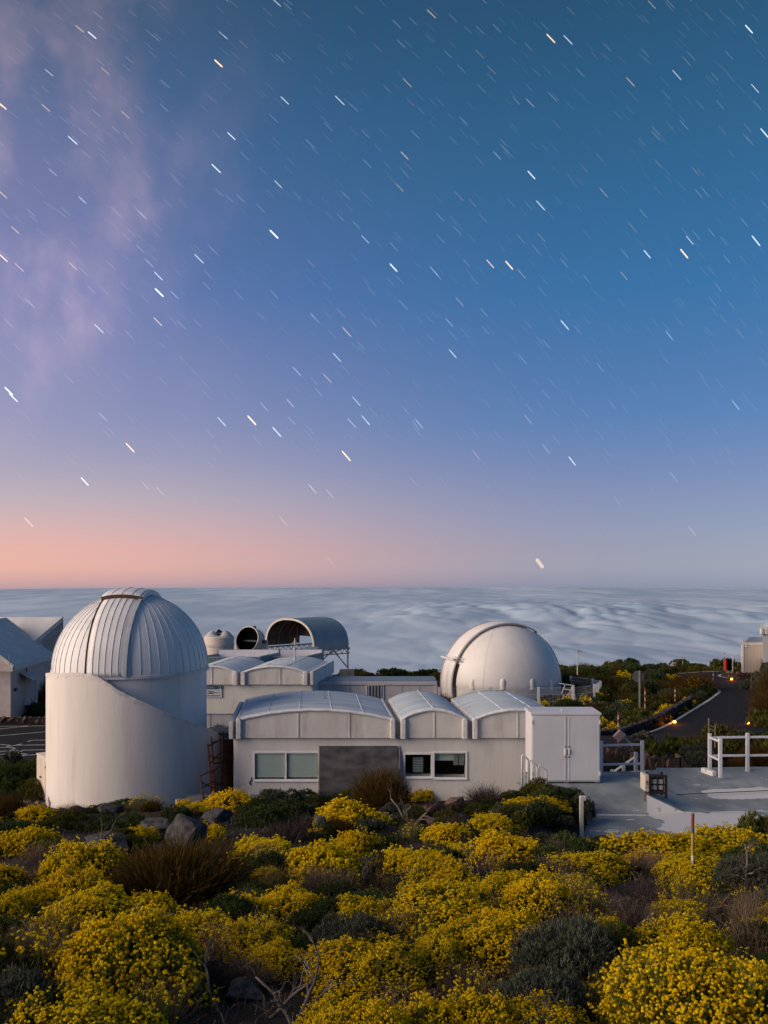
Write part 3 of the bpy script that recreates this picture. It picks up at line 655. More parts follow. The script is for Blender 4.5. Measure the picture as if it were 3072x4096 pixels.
    WOOD = M('pale_batten', (.22, .19, .155), .85, var=.2, scale=6)
    for px in (1278, 1597):
        MB().add([(X(px, yw) - .02, yw - .02, za), (X(px, yw) + .02, yw - .02, za), (X(px, yw) + .02, Yb, zm), (X(px, yw) - .02, Yb, zm),
                  (X(px, yw) - .02, yw, za), (X(px, yw) + .02, yw, za), (X(px, yw) + .02, yw, zl), (X(px, yw) - .02, yw, zl), (X(px, yw) + .02, Yc, zl), (X(px, yw) - .02, Yc, zl)],
                 [(0, 1, 2, 3), (3, 2, 8, 9), (0, 3, 9, 7, 4), (1, 5, 6, 8, 2), (4, 5, 1, 0), (7, 6, 5, 4)]).build('side_trim', WOOD, hb)
    # low concrete ledge along the foot of the wall
    o = MB().box(X(745, 30.4), X(1275, 30.4), 30.35, 30.75, -.35, Z(3188, 30.4)).build('concrete_ledge', CONC, bevel=.015)
    tag(o, 'low grey concrete ledge along the foot of the long white wall', 'ledge')
    # thin mast standing on the long roof
    m = thing('roof_mast', 'thin whip aerial mast standing on the long vaulted roof', 'aerial', (X(1300, 34), 34, Z(2840, D)))
    MB().tube([(X(1300, 34), 34, 3.0), (X(1300, 34), 34, Z(2682, 34))], .012, 6, r1=.006).build('rod', RUBBER, m)
    MB().tube([(X(1300, 34), 34, 3.0), (X(1300, 34), 34, 3.16)], .03, 8).build('base', GREYTRIM, m)
main_building()

# ------------------------------------------------------------------ scaffold frames stored in the gap by the tower
def scaffolds():
    def frame(pts, rungs, r, label, D0, D1, braces=()):
        # pts: pixel corners (bl, tl, tr, br)
        bl, tl, tr, br = pts
        P = [at(*bl, D0), at(*tl, D0 + .35), at(*tr, D1 + .35), at(*br, D1)]
        t = thing('scaffold', label, 'scaffold', tuple(P[0]))
        MB().tube([P[0], P[1]], r, 8).build('upright', RUST, t, smooth=True); MB().tube([P[3], P[2]], r, 8).build('upright', RUST, t, smooth=True)
        for k in rungs:
            MB().tube([P[0].lerp(P[1], k[0]), P[3].lerp(P[2], k[1])], r * .75, 8).build('rung', RUST, t, smooth=True)
        for k in braces:
            MB().tube([P[0].lerp(P[1], k[0]), P[3].lerp(P[2], k[1])], r * .6, 8).build('brace', RUST, t, smooth=True)
    frame(((813, 3195), (800, 3100), (848, 3070), (857, 3195)), [(.96, .9), (.45, .55)], .030, 'short rusty scaffold frame leaning lowest against the round tower', 30.3, 31.0, [(.7, .35)])
    frame(((848, 3190), (831, 2976), (882, 2940), (880, 3190)), [(.95, .92), (.62, .72), (.45, .5), (.3, .22)], .032, 'rusty scaffold frame with several rungs standing against the round tower', 30.7, 31.5, [(.78, .62)])
    frame(((862, 3190), (846, 2946), (893, 2928), (896, 3190)), [(.9, .88), (.55, .55), (.2, .2)], .032, 'tall rusty scaffold frame deepest in the gap beside the tower', 31.0, 31.9)
    for i, px in enumerate((903, 911, 919, 926)):
        p = at(px, 3195, 31.9 + .12 * i); tt = at(px - 4 + i * 2, 2958, 32.2 + .12 * i)
        q = MB().tube([p, tt], .042, 8).build('scaffold_pole', RUST, smooth=True)
        tag(q, 'rusty steel pole stored upright in the gap beside the white wall', 'pole', 'rusty poles in the gap by the tower')
scaffolds()

# ------------------------------------------------------------------ rear building, sign, railing
def rear_building():
    D = 42.0; yb = 46.6; sk = .14
    zb = Z(2738, D); ze = Z(2692, D); zc = Z(2665, D)
    t = thing('rear_vaulted_building', 'white building with two vaulted roofs behind the round tower', 'building', (-7, 44, -.3))
    x0, x1 = X(700, D), X(1247, D); yw = D + .15
    S = lambda x, y, z: (x + sk * (y - D), y, z)
    MB().box(x0, x1, yw, yb, -.4, zb + .04, lambda v: S(*v)).build('wall', PLASTER, t)
    vault(t, X(740, D), X(951, D), D, yb, zb, ze, zc, sk, (X(848, D),), bw=.2)
    vault(t, X(966, D), X(1232, D), D, yb, zb, ze, zc, sk, (X(1121, D),), bw=.2)
    MB().box(X(1242, D), X(1256, D), D - .1, yb + .2, zb - .02, ze + .1, lambda v: S(*v)).build('side_beam', MATS['edge_beam_plaster'], t, bevel=.03)
    for a, b in ((948, 969), (1229, 1244)):
        MB().box(X(a, D), X(b, D), D + .06, yb, zb, ze - .03, lambda v: S(*v)).build('valley_gutter', MATS['gutter_plaster'], t)
    # sign board
    s = thing('sign_board', 'white name board with blue header on the rear building wall', 'sign', (X(850, yw), yw - .04, Z(2792, yw)))
    xa, xb, zl, zh = X(800, yw), X(889, yw), Z(2790, yw), Z(2742, yw); zs = Z(2756, yw)
    MB().box(xa, xb, yw - .05, yw - .015, zl, zh).build('board', M('sign_white', (.55, .56, .60), .5, var=.03), s, bevel=.008)
    BLUE = M('sign_blue', (.03, .10, .18), .5, var=.05)
    MB().box(xa, xb + .003, yw - .056, yw - .02, zs, zh + .003).build('header', BLUE, s)
    f = yw - .058
    text_mesh('lettering', 'Observatorio del Teide', .12, M('sign_pale', (.6, .65, .7), .5), s, (X(857, yw), f, zs + .045), (1, 0, 0), (0, 0, 1), 'RIGHT')
    text_mesh('lettering', 'ERO', .15, M('sign_dark', (.05, .06, .09), .6), s, (X(846, yw), f + .004, Z(2773, yw)), (1, 0, 0), (0, 0, 1), 'CENTER')
    text_mesh('lettering', 'TELESCOPIOS DEL OBSERVATORIO', .06, MATS['sign_dark'], s, (X(881, yw), f + .004, Z(2784, yw)), (1, 0, 0), (0, 0, 1), 'RIGHT')
    MB().box(X(860, yw), xb - .04, f + .002, f + .006, Z(2769.5, yw), Z(2768.5, yw)).build('rule', MATS['sign_dark'], s)
    mb = MB(); pts = [(X(q, yw), f + .002, Z(r, yw)) for q, r in ((828, 2764), (854, 2764), (858, 2769), (854, 2774), (828, 2774))]
    for a, b in zip(pts, pts[1:]): mb.bar(a, b, .012)
    mb.build('emblem_outline', MATS['sign_dark'], s)
    c = Vector((X(880, yw), f - .001, Z(2749, yw)))
    MB().tube([c + Vector((.055 * math.cos(a), 0, .06 * math.sin(a))) for a in np.linspace(0, 2 * math.pi, 20)], .012, 5).build('emblem', MATS['sign_pale'], s)
    # white mesh railing between tower and building
    D2 = 37.0; r = thing('mesh_railing', 'white railing with square wire mesh between tower and long building', 'railing', (X(880, D2), D2, -.2))
    xa, xb = X(800, D2), X(948, D2); zt, zl = Z(2857, D2), Z(2922, D2)
    MB().bar((xa, D2, zt), (xb, D2, zt), .05).build('top_rail', RAILW, r); MB().bar((xa, D2, zl), (xb, D2, zl), .04).build('bottom_rail', RAILW, r)
    for px in (843, 936): MB().box(X(px, D2) - .025, X(px, D2) + .025, D2 - .025, D2 + .025, -.3, zt).build('post', RAILW, r)
    w = MB()
    for k in range(34):
        x = xa + (xb - xa) * k / 33; w.bar((x, D2, zl), (x, D2, zt), .011)
    for k in range(15):
        z = zl + (zt - zl) * k / 14; w.bar((xa, D2, z), (xb, D2, z), .011)
    q = w.build('wire_mesh', RAILW, r); q['kind'] = 'stuff'
    o = MB().box(X(815, 35.4), X(937, 35.4), 35.3, 36.6, -.4, Z(2930, 35.4)).build('landing_slab', CONC); tag(o, 'pale landing slab under the white mesh railing beside the tower', 'slab')
rear_building()

# ------------------------------------------------------------------ white prefab office behind the long roof
def prefab():
    D = 43.5; x0, x1 = X(1263, D), X(1748, D); yb = 45.3; zt = Z(2724, D)
    t = thing('prefab_office', 'white flat-roofed prefab cabin with barred window behind the vaulted roofs', 'cabin', ((x0 + x1) / 2, 45, -.3))
    MB().box(x0 + .04, x1 - .04, D, yb, -.4, zt - .18).build('wall', CONTAINER, t)
    MB().box(x0, x1, D - .05, yb + .05, zt - .19, zt - .02).build('roof_frame', M('prefab_frame', (.60, .58, .58), .5, var=.04), t, bevel=.012)
    MB().box(x0 + .06, x1 - .06, D, yb, zt - .03, zt + .015).build('roof_sheet', SHEETG, t)
    for x in (x0 + .05, x1 - .05): MB().box(x - .06, x + .06, D - .04, D + .03, -.4, zt - .19).build('corner_post', MATS['prefab_frame'], t)
    for k in range(1, 7):
        x = x0 + (x1 - x0) * k / 7; MB().box(x - .01, x + .01, D - .008, D + .01, -.4, zt - .2).build('panel_joint', GREYTRIM, t)
    a, b, c, d = X(1469, D), X(1531, D), Z(2800, D), Z(2741, D)
    f = MB().box(a, b, D - .02, D + .02, c, d).build('window', M('window_dim', (.10, .11, .12), .3), t)
    fr = MB().box(a - .04, b + .04, D - .04, D - .0, d, d + .05).box(a - .05, a, D - .04, D, c, d).box(b, b + .05, D - .04, D, c, d).build('window_frame', PVC, f)
    for k in range(5):
        x = a + (b - a) * (k + .5) / 5; MB().tube([(x, D - .06, c), (x, D - .06, d + .02)], .014, 6).build('bar', PVC, f)
prefab()

# ------------------------------------------------------------------ telescope group on the flat roofs behind
def telescope_group():
    # flat-roofed annexe with two parapet boxes
    t = thing('flat_roof_annexe', 'grey clad annexe with white open parapet trays behind the vaulted roofs', 'building', (X(1020, 51), 51, -.3))
    SH = M('corrugated_cladding', (.20, .25, .29), .55, var=.06, scale=2, stretch=(30, 30, .2), fac=(.4, .6))
    WT = M('white_membrane', (.66, .66, .70), .7, var=.05)
    for a, b, D, ya, rot in ((780, 1040, 49.5, 2.3, .10), (1036, 1228, 51.0, 2.2, .10)):
        x0, x1 = X(a, D), X(b, D); zt = Z(2630 if a < 900 else 2628, D)
        S = lambda v: (v[0] + .35 * (v[1] - D), v[1] + rot * (v[0] - x0) * .6, v[2] + 0)
        wl = MB().box(x0, x1, D, D + .06, -.4, zt, S).box(x0, x1, D + ya, D + ya + .06, -.4, zt + .22, S).box(x0, x0 + .06, D + .06, D + ya, -.4, zt, S).box(x1 - .06, x1, D + .06, D + ya, -.4, zt, S)
        wl.build('cladding', SH, t)
        MB().box(x0 + .065, x1 - .065, D + .065, D + ya - .005, zt - .8, zt - .42, S).build('tray_floor', WT, t)
        MB().box(x0 + .07, x1 - .07, D + ya - .02, D + ya - .006, zt - .41, zt + .21, S).build('tray_lining', WT, t)
        MB().box(x1 - .09, x1 - .067, D + .07, D + ya - .03, zt - .41, zt + .05, S).build('tray_lining', WT, t)
        mb = MB(); n = int((x1 - x0) / .14)
        for k in range(n):
            x = x0 + (x1 - x0) * (k + .5) / n; mb.box(x - .03, x + .03, D - .025, D + .001, 1.6, zt - .03, S)
        mb.build('cladding_ribs', SH, t)
        MB().box(x0 - .01, x1 + .01, D - .03, D + .07, zt - .01, zt + .02, S).build('coping', M('coping_grey', (.36, .40, .43), .6), t)
    D = 54.5; x0, x1 = X(1205, D), X(1263, D)
    o = MB().box(x0, x1, D, D + 3, -.4, Z(2604, D)).build('service_block', SHEETG); tag(o, 'blue-grey sheet clad service block under the arched shelter', 'building')
    # drum-shaped telescope enclosure
    D = 57.0; c = Vector((X(876, D), D, 0)); r = X(935, D) - X(876, D)
    t = thing('telescope_drum', 'squat white drum telescope enclosure behind the domed tower', 'telescope', (c.x, c.y, -.3))
    zt = Z(2545, D)
    MB().lathe([(r, -.4), (r, zt - .05), (r - .04, zt)], c, 48).build('drum', M('drum_white', (.60, .54, .50), .7, var=.05), t, smooth=True)
    nn = 64; rim = []
    for e, rr in ((0, r - .04), (.5, r - .16), (.85, r - .34), (1, r - .55)):
        rim.append([c + Vector(((rr) * math.sin(2 * math.pi * k / nn), -rr * math.cos(2 * math.pi * k / nn), zt + e * (.24 + .17 * math.cos(3 * 2 * math.pi * k / nn + 2.6)))) for k in range(nn + 1)])
    MB().grid(rim).build('scalloped_shield', M('shield_grey', (.44, .44, .45), .7, var=.08), t, smooth=True)
    MB().lathe([(r - .52, zt + .2), (0.02, zt + .05)], c, 48).build('cover', GREYTRIM, t, smooth=True)
    MB().lathe([(r + .03, zt - .62), (r + .03, zt - .5)], c, 48).build('band', M('drum_band', (.48, .46, .45), .7), t, smooth=True)
    # telescope tube looking out to the left
    D = 58.0; m = at(988, 2557, D); ax = Vector((-.40, -.86, .28)).normalized(); R = .86
    t = thing('telescope', 'wide-mouthed pale telescope tube with black opening beside the arched shelter', 'telescope', (m.x + .4, m.y + .8, Z(2625, D)))
    e = ax.cross(Vector((0, 0, 1))).normalized(); g = e.cross(ax).normalized()
    def ring(o, r, n=40): return [m + ax * o + e * (r * math.cos(2 * math.pi * k / n)) + g * (r * math.sin(2 * math.pi * k / n)) for k in range(n + 1)]
    TW = M('telescope_white', (.56, .52, .46), .5, var=.08)
    MB().grid([ring(.0, R - .055), ring(.02, R), ring(-.06, R + .02), ring(-.10, R - .01), ring(-.62, R - .02), ring(-.64, R + .03), ring(-.75, R + .03), ring(-.78, R * .92), ring(-1.15, R * .80), ring(-1.18, .02)]).build('tube', TW, t, smooth=True)
    MB().grid([ring(.0, R - .055), ring(-.5, R - .075), ring(-.52, .02)]).build('dark_interior', BLACK, t, smooth=True)
    for sgn in (-1, 1):
        b = m - ax * .62 + e * (sgn * (R + .12)); f = Vector((b.x, b.y, Z(2625, D)))
        MB().prism([f + Vector((-.3, 0, 0)), f + Vector((.3, 0, 0)), b + Vector((.18, 0, .12)), b + Vector((-.18, 0, .12))], (e * .1)).build('fork_arm', TW, t)
    MB().tube([m - ax * .62 - e * (R + .2), m - ax * .62 + e * (R + .2)], .12, 14).build('trunnion', RUBBER, t, smooth=True)
    c0 = m - ax * .65; 
    MB().lathe([(.62, Z(2640, D) - c0.z), (.62, Z(2612, D) - c0.z), (.02, Z(2612, D) - c0.z)], c0, 24).build('mount', TW, t, smooth=True)
    MB().tube([m - ax * .3 + g * R, m - ax * .7 + g * (R + .14), m - ax * 1.1 + g * R * .85], .05, 8).build('cable', RUBBER, t, smooth=True)
    MB().lathe([(.9, -.4), (.9, Z(2622, D))], (c0.x, c0.y, 0), 24).build('pier', SHEETG, t)
    # arched roll-off shelter
    foot = at(1259, 2603, 60.0); w = 5.6; sp = Vector((-.68, .73, 0)).normalized(); dp = Vector((.73, .68, 0)).normalized(); L = 3.0; zb = foot.z; rise = 2.05
    t = thing('arched_shelter', 'half-barrel metal roll-off shelter on a trussed frame', 'shelter', tuple(foot))
    def arch(o, k=1.0, n=30, inset=0):
        out = []
        for i in range(n + 1):
            a = math.pi * i / n; u = w / 2 * (1 - math.copysign(abs(math.cos(a)) ** .86, math.cos(a)) * k); z = zb + rise * abs(math.sin(a)) ** .80 * k
            out.append(foot + sp * u + dp * o + Vector((0, 0, z - zb)))
        return out
    SHB = M('blue_grey_sheet', (.20, .28, .34), .45, var=.10, scale=2.5, metal=.25, stretch=(1, 1, .4))
    MB().grid([arch(o) for o in np.linspace(0, L, 7)]).build('barrel_roof', SHB, t, smooth='full')
    MB().grid([arch(o, .975) for o in np.linspace(.02, L - .02, 4)], True).build('inner_lining', M('brown_lining', (.16, .12, .10), .8, var=.2), t, smooth='full')
    MB().grid([arch(-.02, 1.005), arch(-.02, .94)]).build('front_arch', M('arch_rim', (.46, .44, .40), .6), t, solid=.05)
    for o in (1.0, 2.0): MB().grid([arch(o, .97), arch(o, .93)]).build('arch_frame', M('arch_rib', (.25, .23, .20), .7), t, solid=.05)
    bk = arch(L - .03, .97); MB().add(bk[2:-2], [tuple(range(len(bk[2:-2])))]).build('rear_panel', MATS['brown_lining'], t)
    ST = M('pale_steel', (.40, .39, .37), .5, var=.1)
    # rails carried through the open front
    for u, z0 in ((.15, -.02), (w * .72, .05)):
        a = foot + sp * u - dp * 3.4 + Vector((0, 0, z0)); b = foot + sp * u + dp * (L + .2) + Vector((0, 0, z0))
        rl = MB().bar(a, b, .12, .10).build('rail', ST, t)
        MB().bar(a - Vector((0, 0, .34)), b - Vector((0, 0, .34)), .09, .07).build('lower_chord', ST, rl)
        for k in range(14):
            p, q = a.lerp(b, k / 14), a.lerp(b, (k + .5) / 14); MB().bar(p, q - Vector((0, 0, .32)), .045).build('lattice', ST, rl); MB().bar(q - Vector((0, 0, .32)), a.lerp(b, (k + 1) / 14), .045).build('lattice', ST, rl)
    pb = at(1370, 2680, 61.9); pt = foot + dp * (L - .1) + Vector((0, 0, -.05)); pt0 = foot + dp * .25
    pb = Vector((pt.x, pt.y, Z(2678, 62)))
    MB().bar(pt, pb, .12).build('leg', ST, t)
    MB().bar(pt0.lerp(pt, .5), pb + Vector((0, 0, .1)), .07).build('brace', ST, t)
    MB().bar(pt0.lerp(pt, .5), Vector((pt0.x, pt0.y, pb.z + .5)), .07).build('brace', ST, t)
    MB().bar(pt.lerp(pt0, .2), Vector((pt0.x, pt0.y, pb.z + 1.0)), .06).build('brace', ST, t)
    MB().bar(pt0, Vector((pt0.x, pt0.y, pb.z)), .1).build('leg', ST, t)
    for p in (pb, Vector((pt0.x, pt0.y, pb.z))):
        MB().box(p.x - .55, p.x + .45, p.y - .4, p.y + .4, -1.2, p.z).build('footing', CONC, t)
    # instrument mast on the rear vault
    D = 44.0; b = at(1180, 2634, D); m = thing('instrument_mast', 'short weather instrument mast on the rear vaulted roof', 'mast', tuple(b))
    MB().tube([b - Vector((0, 0, .1)), b + Vector((0, 0, 1.0))], .025, 8).build('pole', M('mast_beige', (.45, .42, .38), .6), m)
    for k, s in ((.45, .06), (.82, .05)): MB().lathe([(s, -.05), (s, .05), (.0, .09)], b + Vector((0, 0, k)), 12).build('sensor', MATS['mast_beige'], m)
    MB().tube([b + Vector((-.16, 0, .75)), b + Vector((.16, 0, .78))], .018, 6).build('cross_arm', MATS['mast_beige'], m)
    MB().tube([b + Vector((0, 0, -.08)), b + Vector((0, 0, .05))], .07, 10).build('base', MATS['mast_beige'], m)
    MB().tube([b + Vector((.09, 0, .8)), b + Vector((.12, 0, 1.55))], .006, 5).build('aerial', RUBBER, m)
telescope_group()

# ------------------------------------------------------------------ smooth dome on the right with its fence
def right_dome():
    D = 58.0; R = 3.80; c = Vector((X(2006, D), D, Z(2728, D))); zg = -.45
    t = thing('white_dome', 'smooth white hemispherical dome with arched shutter and short base', 'observatory', (c.x, c.y, zg))
    prof = [(R * .985, -.95), (R * .99, 0)] + [(R * math.cos(a), R * math.sin(a)) for a in np.linspace(.02, math.pi / 2 - .002, 30)]
    MB().lathe(prof, c, 96).build('dome_shell', DOMEW, t, smooth=True)
    MB().lathe([(R * .965, zg - c.z - .4), (R * .965, -.94), (R + .03, -.94), (R + .03, -.86), (R * .985, -.84)], c, 96).build('base_ring', M('dome_base', (.42, .42, .43), .7, var=.08), t, smooth=True)
    be = R_(17.5); d = Vector((-math.cos(be), -math.sin(be), 0)); n = Vector((math.sin(be), -math.cos(be), 0))
    def strip(r, w0, w1, e0, e1, ne=40, nw=6):
        return [[c + n * w + d * (math.sqrt(r * r - w * w) * math.cos(e)) + Vector((0, 0, math.sqrt(r * r - w * w) * math.sin(e))) for w in np.linspace(w0, w1, nw)] for e in np.linspace(e0, e1, ne)]
    s = MB().grid(strip(R + .10, -.92, .92, R_(-13), R_(118))).build('shutter', DOMEW, t, smooth='full', solid=.05)
    TR = M('shutter_rail_grey', (.36, .34, .34), .5, var=.08)
    for w in (-1, 1):
        MB().grid(strip(R + .13, w * .92, w * 1.02, R_(-13), R_(122), 44, 2)).build('shutter_rail', TR, s, smooth='full', solid=.1)
        MB().grid(strip(R + .05, w * 1.02, w * 1.10, R_(118), R_(168), 20, 2)).build('rail_track', TR, s, solid=.06)
    MB().grid(strip(R + .03, 1.0, 1.15, R_(-12), R_(22), 12, 2)).build('dark_gap', DARKGAP, s, solid=.04)
    MB().grid(strip(R + .135, .30, .34, R_(-12), R_(14), 10, 2)).build('seam', MATS['mast_beige'], s)
    # drop-out beam across the shutter
    m = strip(R + .28, 0, .001, R_(24), R_(25), 2, 2)[0][0]
    b = MB().obox(m, (2.1, .10, .11), n, d, (0, 0, 1)).build('cross_beam', METALW, t)
    MB().obox(m - d * .22 + Vector((0, 0, .12)), (1.6, .05, .05), n, d, (0, 0, 1)).build('cross_bar', METALW, b)
    for k, zz in ((0, .12), (1, -.12)): MB().bar(m + n * .95, m + n * 1.35 - d * .45 + Vector((0, 0, zz)), .05).build('stay', GREYTRIM, b)
    # vent cowls
    for px in (1885, 2003, 2123, 2211, 1830):
        sx = max(-.97, min(.97, (X(px, 55.2) - c.x) / R)); th = math.asin(sx); nr = Vector((math.sin(th), -math.cos(th), 0)); tn = Vector((math.cos(th), math.sin(th), 0))
        if px == 1830: continue
        o = c + nr * (R * .965); zz = Z(2757, o.y) - c.z; rows = []
        for e in np.linspace(0, 1, 9):
            h = .70 * e; wd = .20 * math.sqrt(max(0.0, 1 - max(0, (e - .5) / .5) ** 2)) + .004
            rows.append([o + Vector((0, 0, zz + h)) + tn * (wd * math.cos(a)) + nr * (.02 + .17 * math.sin(a) * (wd / .20)) for a in np.linspace(0, math.pi, 9)])
        MB().grid(rows).build('vent_cowl', DOMEW, t, smooth='full')
    for az in (20, 62, -24):
        MB().tube([c + Vector((R + .004) * Vector((math.sin(R_(az)) * math.cos(e), -math.cos(R_(az)) * math.cos(e), math.sin(e)))) if False else c + Vector(((R + .002) * math.sin(R_(az)) * math.cos(e), -(R + .002) * math.cos(R_(az)) * math.cos(e), (R + .002) * math.sin(e))) for e in np.linspace(0, R_(80), 24)], .007, 5).build('shell_seam', M('seam_grey', (.58, .56, .54), .5), t, smooth=True)
    # mesh fence
    f = thing('mesh_fence', 'low white wire mesh fence around the smooth dome', 'fence', (c.x + 2, 53, zg))
    run = [(1757, 2752, 53.0), (1960, 2752, 52.5), (2155, 2752, 52.2), (2293, 2750, 52.0), (2378, 2740, 52.8), (2402, 2726, 57.5), (2371, 2717, 59.5), (2284, 2707, 61.5), (2200, 2702, 63)]
    P = [Vector((X(a, Dd), Dd, Z(b, Dd))) for a, b, Dd in run]
    for k, p in enumerate(P):
        MB().box(p.x - .075, p.x + .075, p.y - .05, p.y + .05, float(ground(p.x, p.y)) - .3, p.z + .05).build('post', METALW, f, bevel=.01)
    for a, b in zip(P, P[1:]):
        w = MB(); L = (b - a).length; n_ = int(L / .08); za, zb = float(ground(a.x, a.y)) + .08, float(ground(b.x, b.y)) + .08
        for k in range(n_):
            p = a.lerp(b, (k + .5) / n_); lo = za + (zb - za) * (k + .5) / n_; w.bar((p.x, p.y, lo), (p.x, p.y, p.z), .0065)
        for k in range(4):
            u = k / 3; w.bar((a.x, a.y, za + (a.z - za) * u), (b.x, b.y, zb + (b.z - zb) * u), .009)
        q = w.build('wire_panel', METALW, f); q['kind'] = 'stuff'
    # folded chair frame by the fence
    p = at(2262, 2782, 55); ch = thing('trestle', 'tilted white metal trestle beside the dome fence', 'trestle', tuple(p))
    for a, b in (((-.4, 0, .75), (.55, 0, .6)), ((-.25, 0, .1), (.0, 0, .72)), ((.2, 0, .05), (.45, 0, .6)), ((-.1, 0, .4), (.3, 0, .33))):
        MB().bar(p + Vector(a), p + Vector(b), .06).build('bar', METALW, ch)
right_dome()

# ------------------------------------------------------------------ concrete terrace with flaking white paint
def terrace_mat():
    m = bpy.data.materials.new('terrace_concrete'); m.use_nodes = True; nt = m.node_tree; N = nt.nodes.new; L = nt.links.new; b = nt.nodes['Principled BSDF']
    b.inputs['Roughness'].default_value = .85; b.inputs['Specular IOR Level'].default_value = .2
    g = N('ShaderNodeNewGeometry')
    def noise(sc, det, st=(1, 1, 1)):
        mp = N('ShaderNodeMapping'); mp.inputs['Scale'].default_value = st; L(g.outputs['Position'], mp.inputs[0])
        n = N('ShaderNodeTexNoise'); n.inputs['Scale'].default_value = sc; n.inputs['Detail'].default_value = det; n.inputs['Roughness'].default_value = .6; L(mp.outputs[0], n.inputs['Vector']); return n.outputs[0]
    def mr(v, a, b_, c=0, d=1, t='SMOOTHSTEP'):
        n = N('ShaderNodeMapRange'); n.interpolation_type = t; n.inputs['From Min'].default_value = a; n.inputs['From Max'].default_value = b_; n.inputs['To Min'].default_value = c; n.inputs['To Max'].default_value = d; L(v, n.inputs['Value']); return n.outputs[0]
    def mt(op, a, b_):
        n = N('ShaderNodeMath'); n.operation = op
        for i, v in enumerate((a, b_)):
            if isinstance(v, (int, float)): n.inputs[i].default_value = v
            else: L(v, n.inputs[i])
        return n.outputs[0]
    base = N('ShaderNodeMix'); base.data_type = 'RGBA'; L(mr(noise(1.3, 8, (1, .5, 1)), .32, .7), base.inputs['Factor']); base.inputs[6].default_value = (.18, .21, .225, 1); base.inputs[7].default_value = (.31, .35, .37, 1)
    sp = N('ShaderNodeSeparateXYZ'); L(g.outputs['Position'], sp.inputs[0])
    # paint survives mostly towards the near right; elsewhere flakes
    xx = mr(sp.outputs['X'], 6.9, 8.2, 0, .36); yy = mr(sp.outputs['Y'], 25.9, 25.2, 0, 1); yy2 = mr(sp.outputs['Y'], 23.2, 24.0, 0, 1)
    keep = mt('MULTIPLY', mt('MULTIPLY', xx, yy), yy2)
    k2 = mt('MULTIPLY', mt('MULTIPLY', mr(sp.outputs['X'], 9.2, 10.4, 0, .27), mr(sp.outputs['Y'], 28.4, 27.7)), mr(sp.outputs['Y'], 26.6, 27.2))
    keep = mt('MAXIMUM', keep, k2)
    n = mt('ADD', noise(.62, 9, (1, 1.5, 1)), keep)
    fl = mr(n, .665, .675); fl2 = mr(noise(2.2, 7, (.8, 1.6, 1)), .668, .678)
    fac = mt('MAXIMUM', fl, fl2)
    mx = N('ShaderNodeMix'); mx.data_type = 'RGBA'; L(fac, mx.inputs['Factor']); L(base.outputs[2], mx.inputs[6]); mx.inputs[7].default_value = (.62, .63, .64, 1)
    L(mx.outputs[2], b.inputs['Base Color'])
    bp = N('ShaderNodeBump'); bp.inputs['Strength'].default_value = .5; bp.inputs['Distance'].default_value = .012; hh = mt('ADD', mt('MULTIPLY', fac, .25), noise(26, 5)); L(hh, bp.inputs['Height']); L(bp.outputs[0], b.inputs['Normal'])
    return m
TERR = terrace_mat()
PEEL = M('peeling_paint', (.28, .24, .22), .85, col2=(.76, .75, .75), scale=3.4, stretch=(1, 1, .55), detail=9, fac=(.36, .44), bump=.4)

def terrace():
    # lower slab
    a = [(X(2235, 28.0), 27.6), (X(2380, 24.5), 25.3), (X(2318, 23.0), 22.75), (X(3500, 22.6), 22.6), (X(3500, 26), 31.0), (X(2640, 31), 31.0), (X(2440, 30.7), 30.7), (X(2120, 30.8), 30.8), (X(2060, 29.2), 29.0)]
    o = MB().prism([(x, y, ZT) for x, y in a], (0, 0, -.9)).build('concrete_terrace', TERR); structure(o)
    # ramped upper slab whose left end stands proud
    y0, y1 = 25.55, 30.9; n = 14
    rows = []
    for i in range(n + 1):
        v = i / n; y = y0 + (y1 - y0) * v; row = []
        for j in range(21):
            u = j / 20; pxl = 2588 + 38 * v; x0 = X(pxl, y); x = x0 + (X(3500, 25.5) - x0) * u
            wdx = max(0, 1 - (x - x0) / (X(2735, y0) - X(2588, y0)))
            h = (.50 * (1 - v) ** 1.3) * wdx + .006 + .10 * v + .02 * math.sin(x * 1.1) * v
            row.append((x, y, ZT + h))
        rows.append(row)
    o = MB().grid(rows).build('upper_terrace', TERR, smooth=True); structure(o)
    MB().grid([[(p[0], p[1], ZT - .05) for p in rows[0]][:6], [tuple(p) for p in rows[0][:6]]]).build('ramp_face', PEEL, o)
    MB().grid([[(r[0][0], r[0][1], ZT - .05) for r in rows], [tuple(r[0]) for r in rows]]).build('ramp_side', PEEL, o)
    # painted threshold strip
    q = [gp(2375, 3257, ZT), gp(2585, 3259, ZT), gp(2585, 3265, ZT), gp(2375, 3264, ZT)]
    s = MB().prism([(p.x, p.y, ZT + .004) for p in q], (0, 0, .004)).build('painted_strip', M('worn_white_paint', (.25, .25, .25), .85, col2=(.60, .61, .62), scale=6, stretch=(1, 4, 1), detail=8, fac=(.3, .5)), o)
    # expansion joint
    MB().bar(gp(2672, 3181, ZT + .1) + Vector((0, 0, .012)), gp(3090, 3163, ZT + .1) + Vector((0, 0, .012)), .03, .02).build('joint', RUBBER, o)
    # short white kerb by the far railing
    k = [gp(2812, 3086, ZT + .1), gp(2858, 3103, ZT + .1)]
    c = MB().bar(k[0] + Vector((0, 0, .06)), k[1] + Vector((0, 0, .06)), .16, .16).build('kerb_block', PEEL, bevel=.015); tag(c, 'short chipped white kerb block under the corner railing', 'kerb')
terrace()

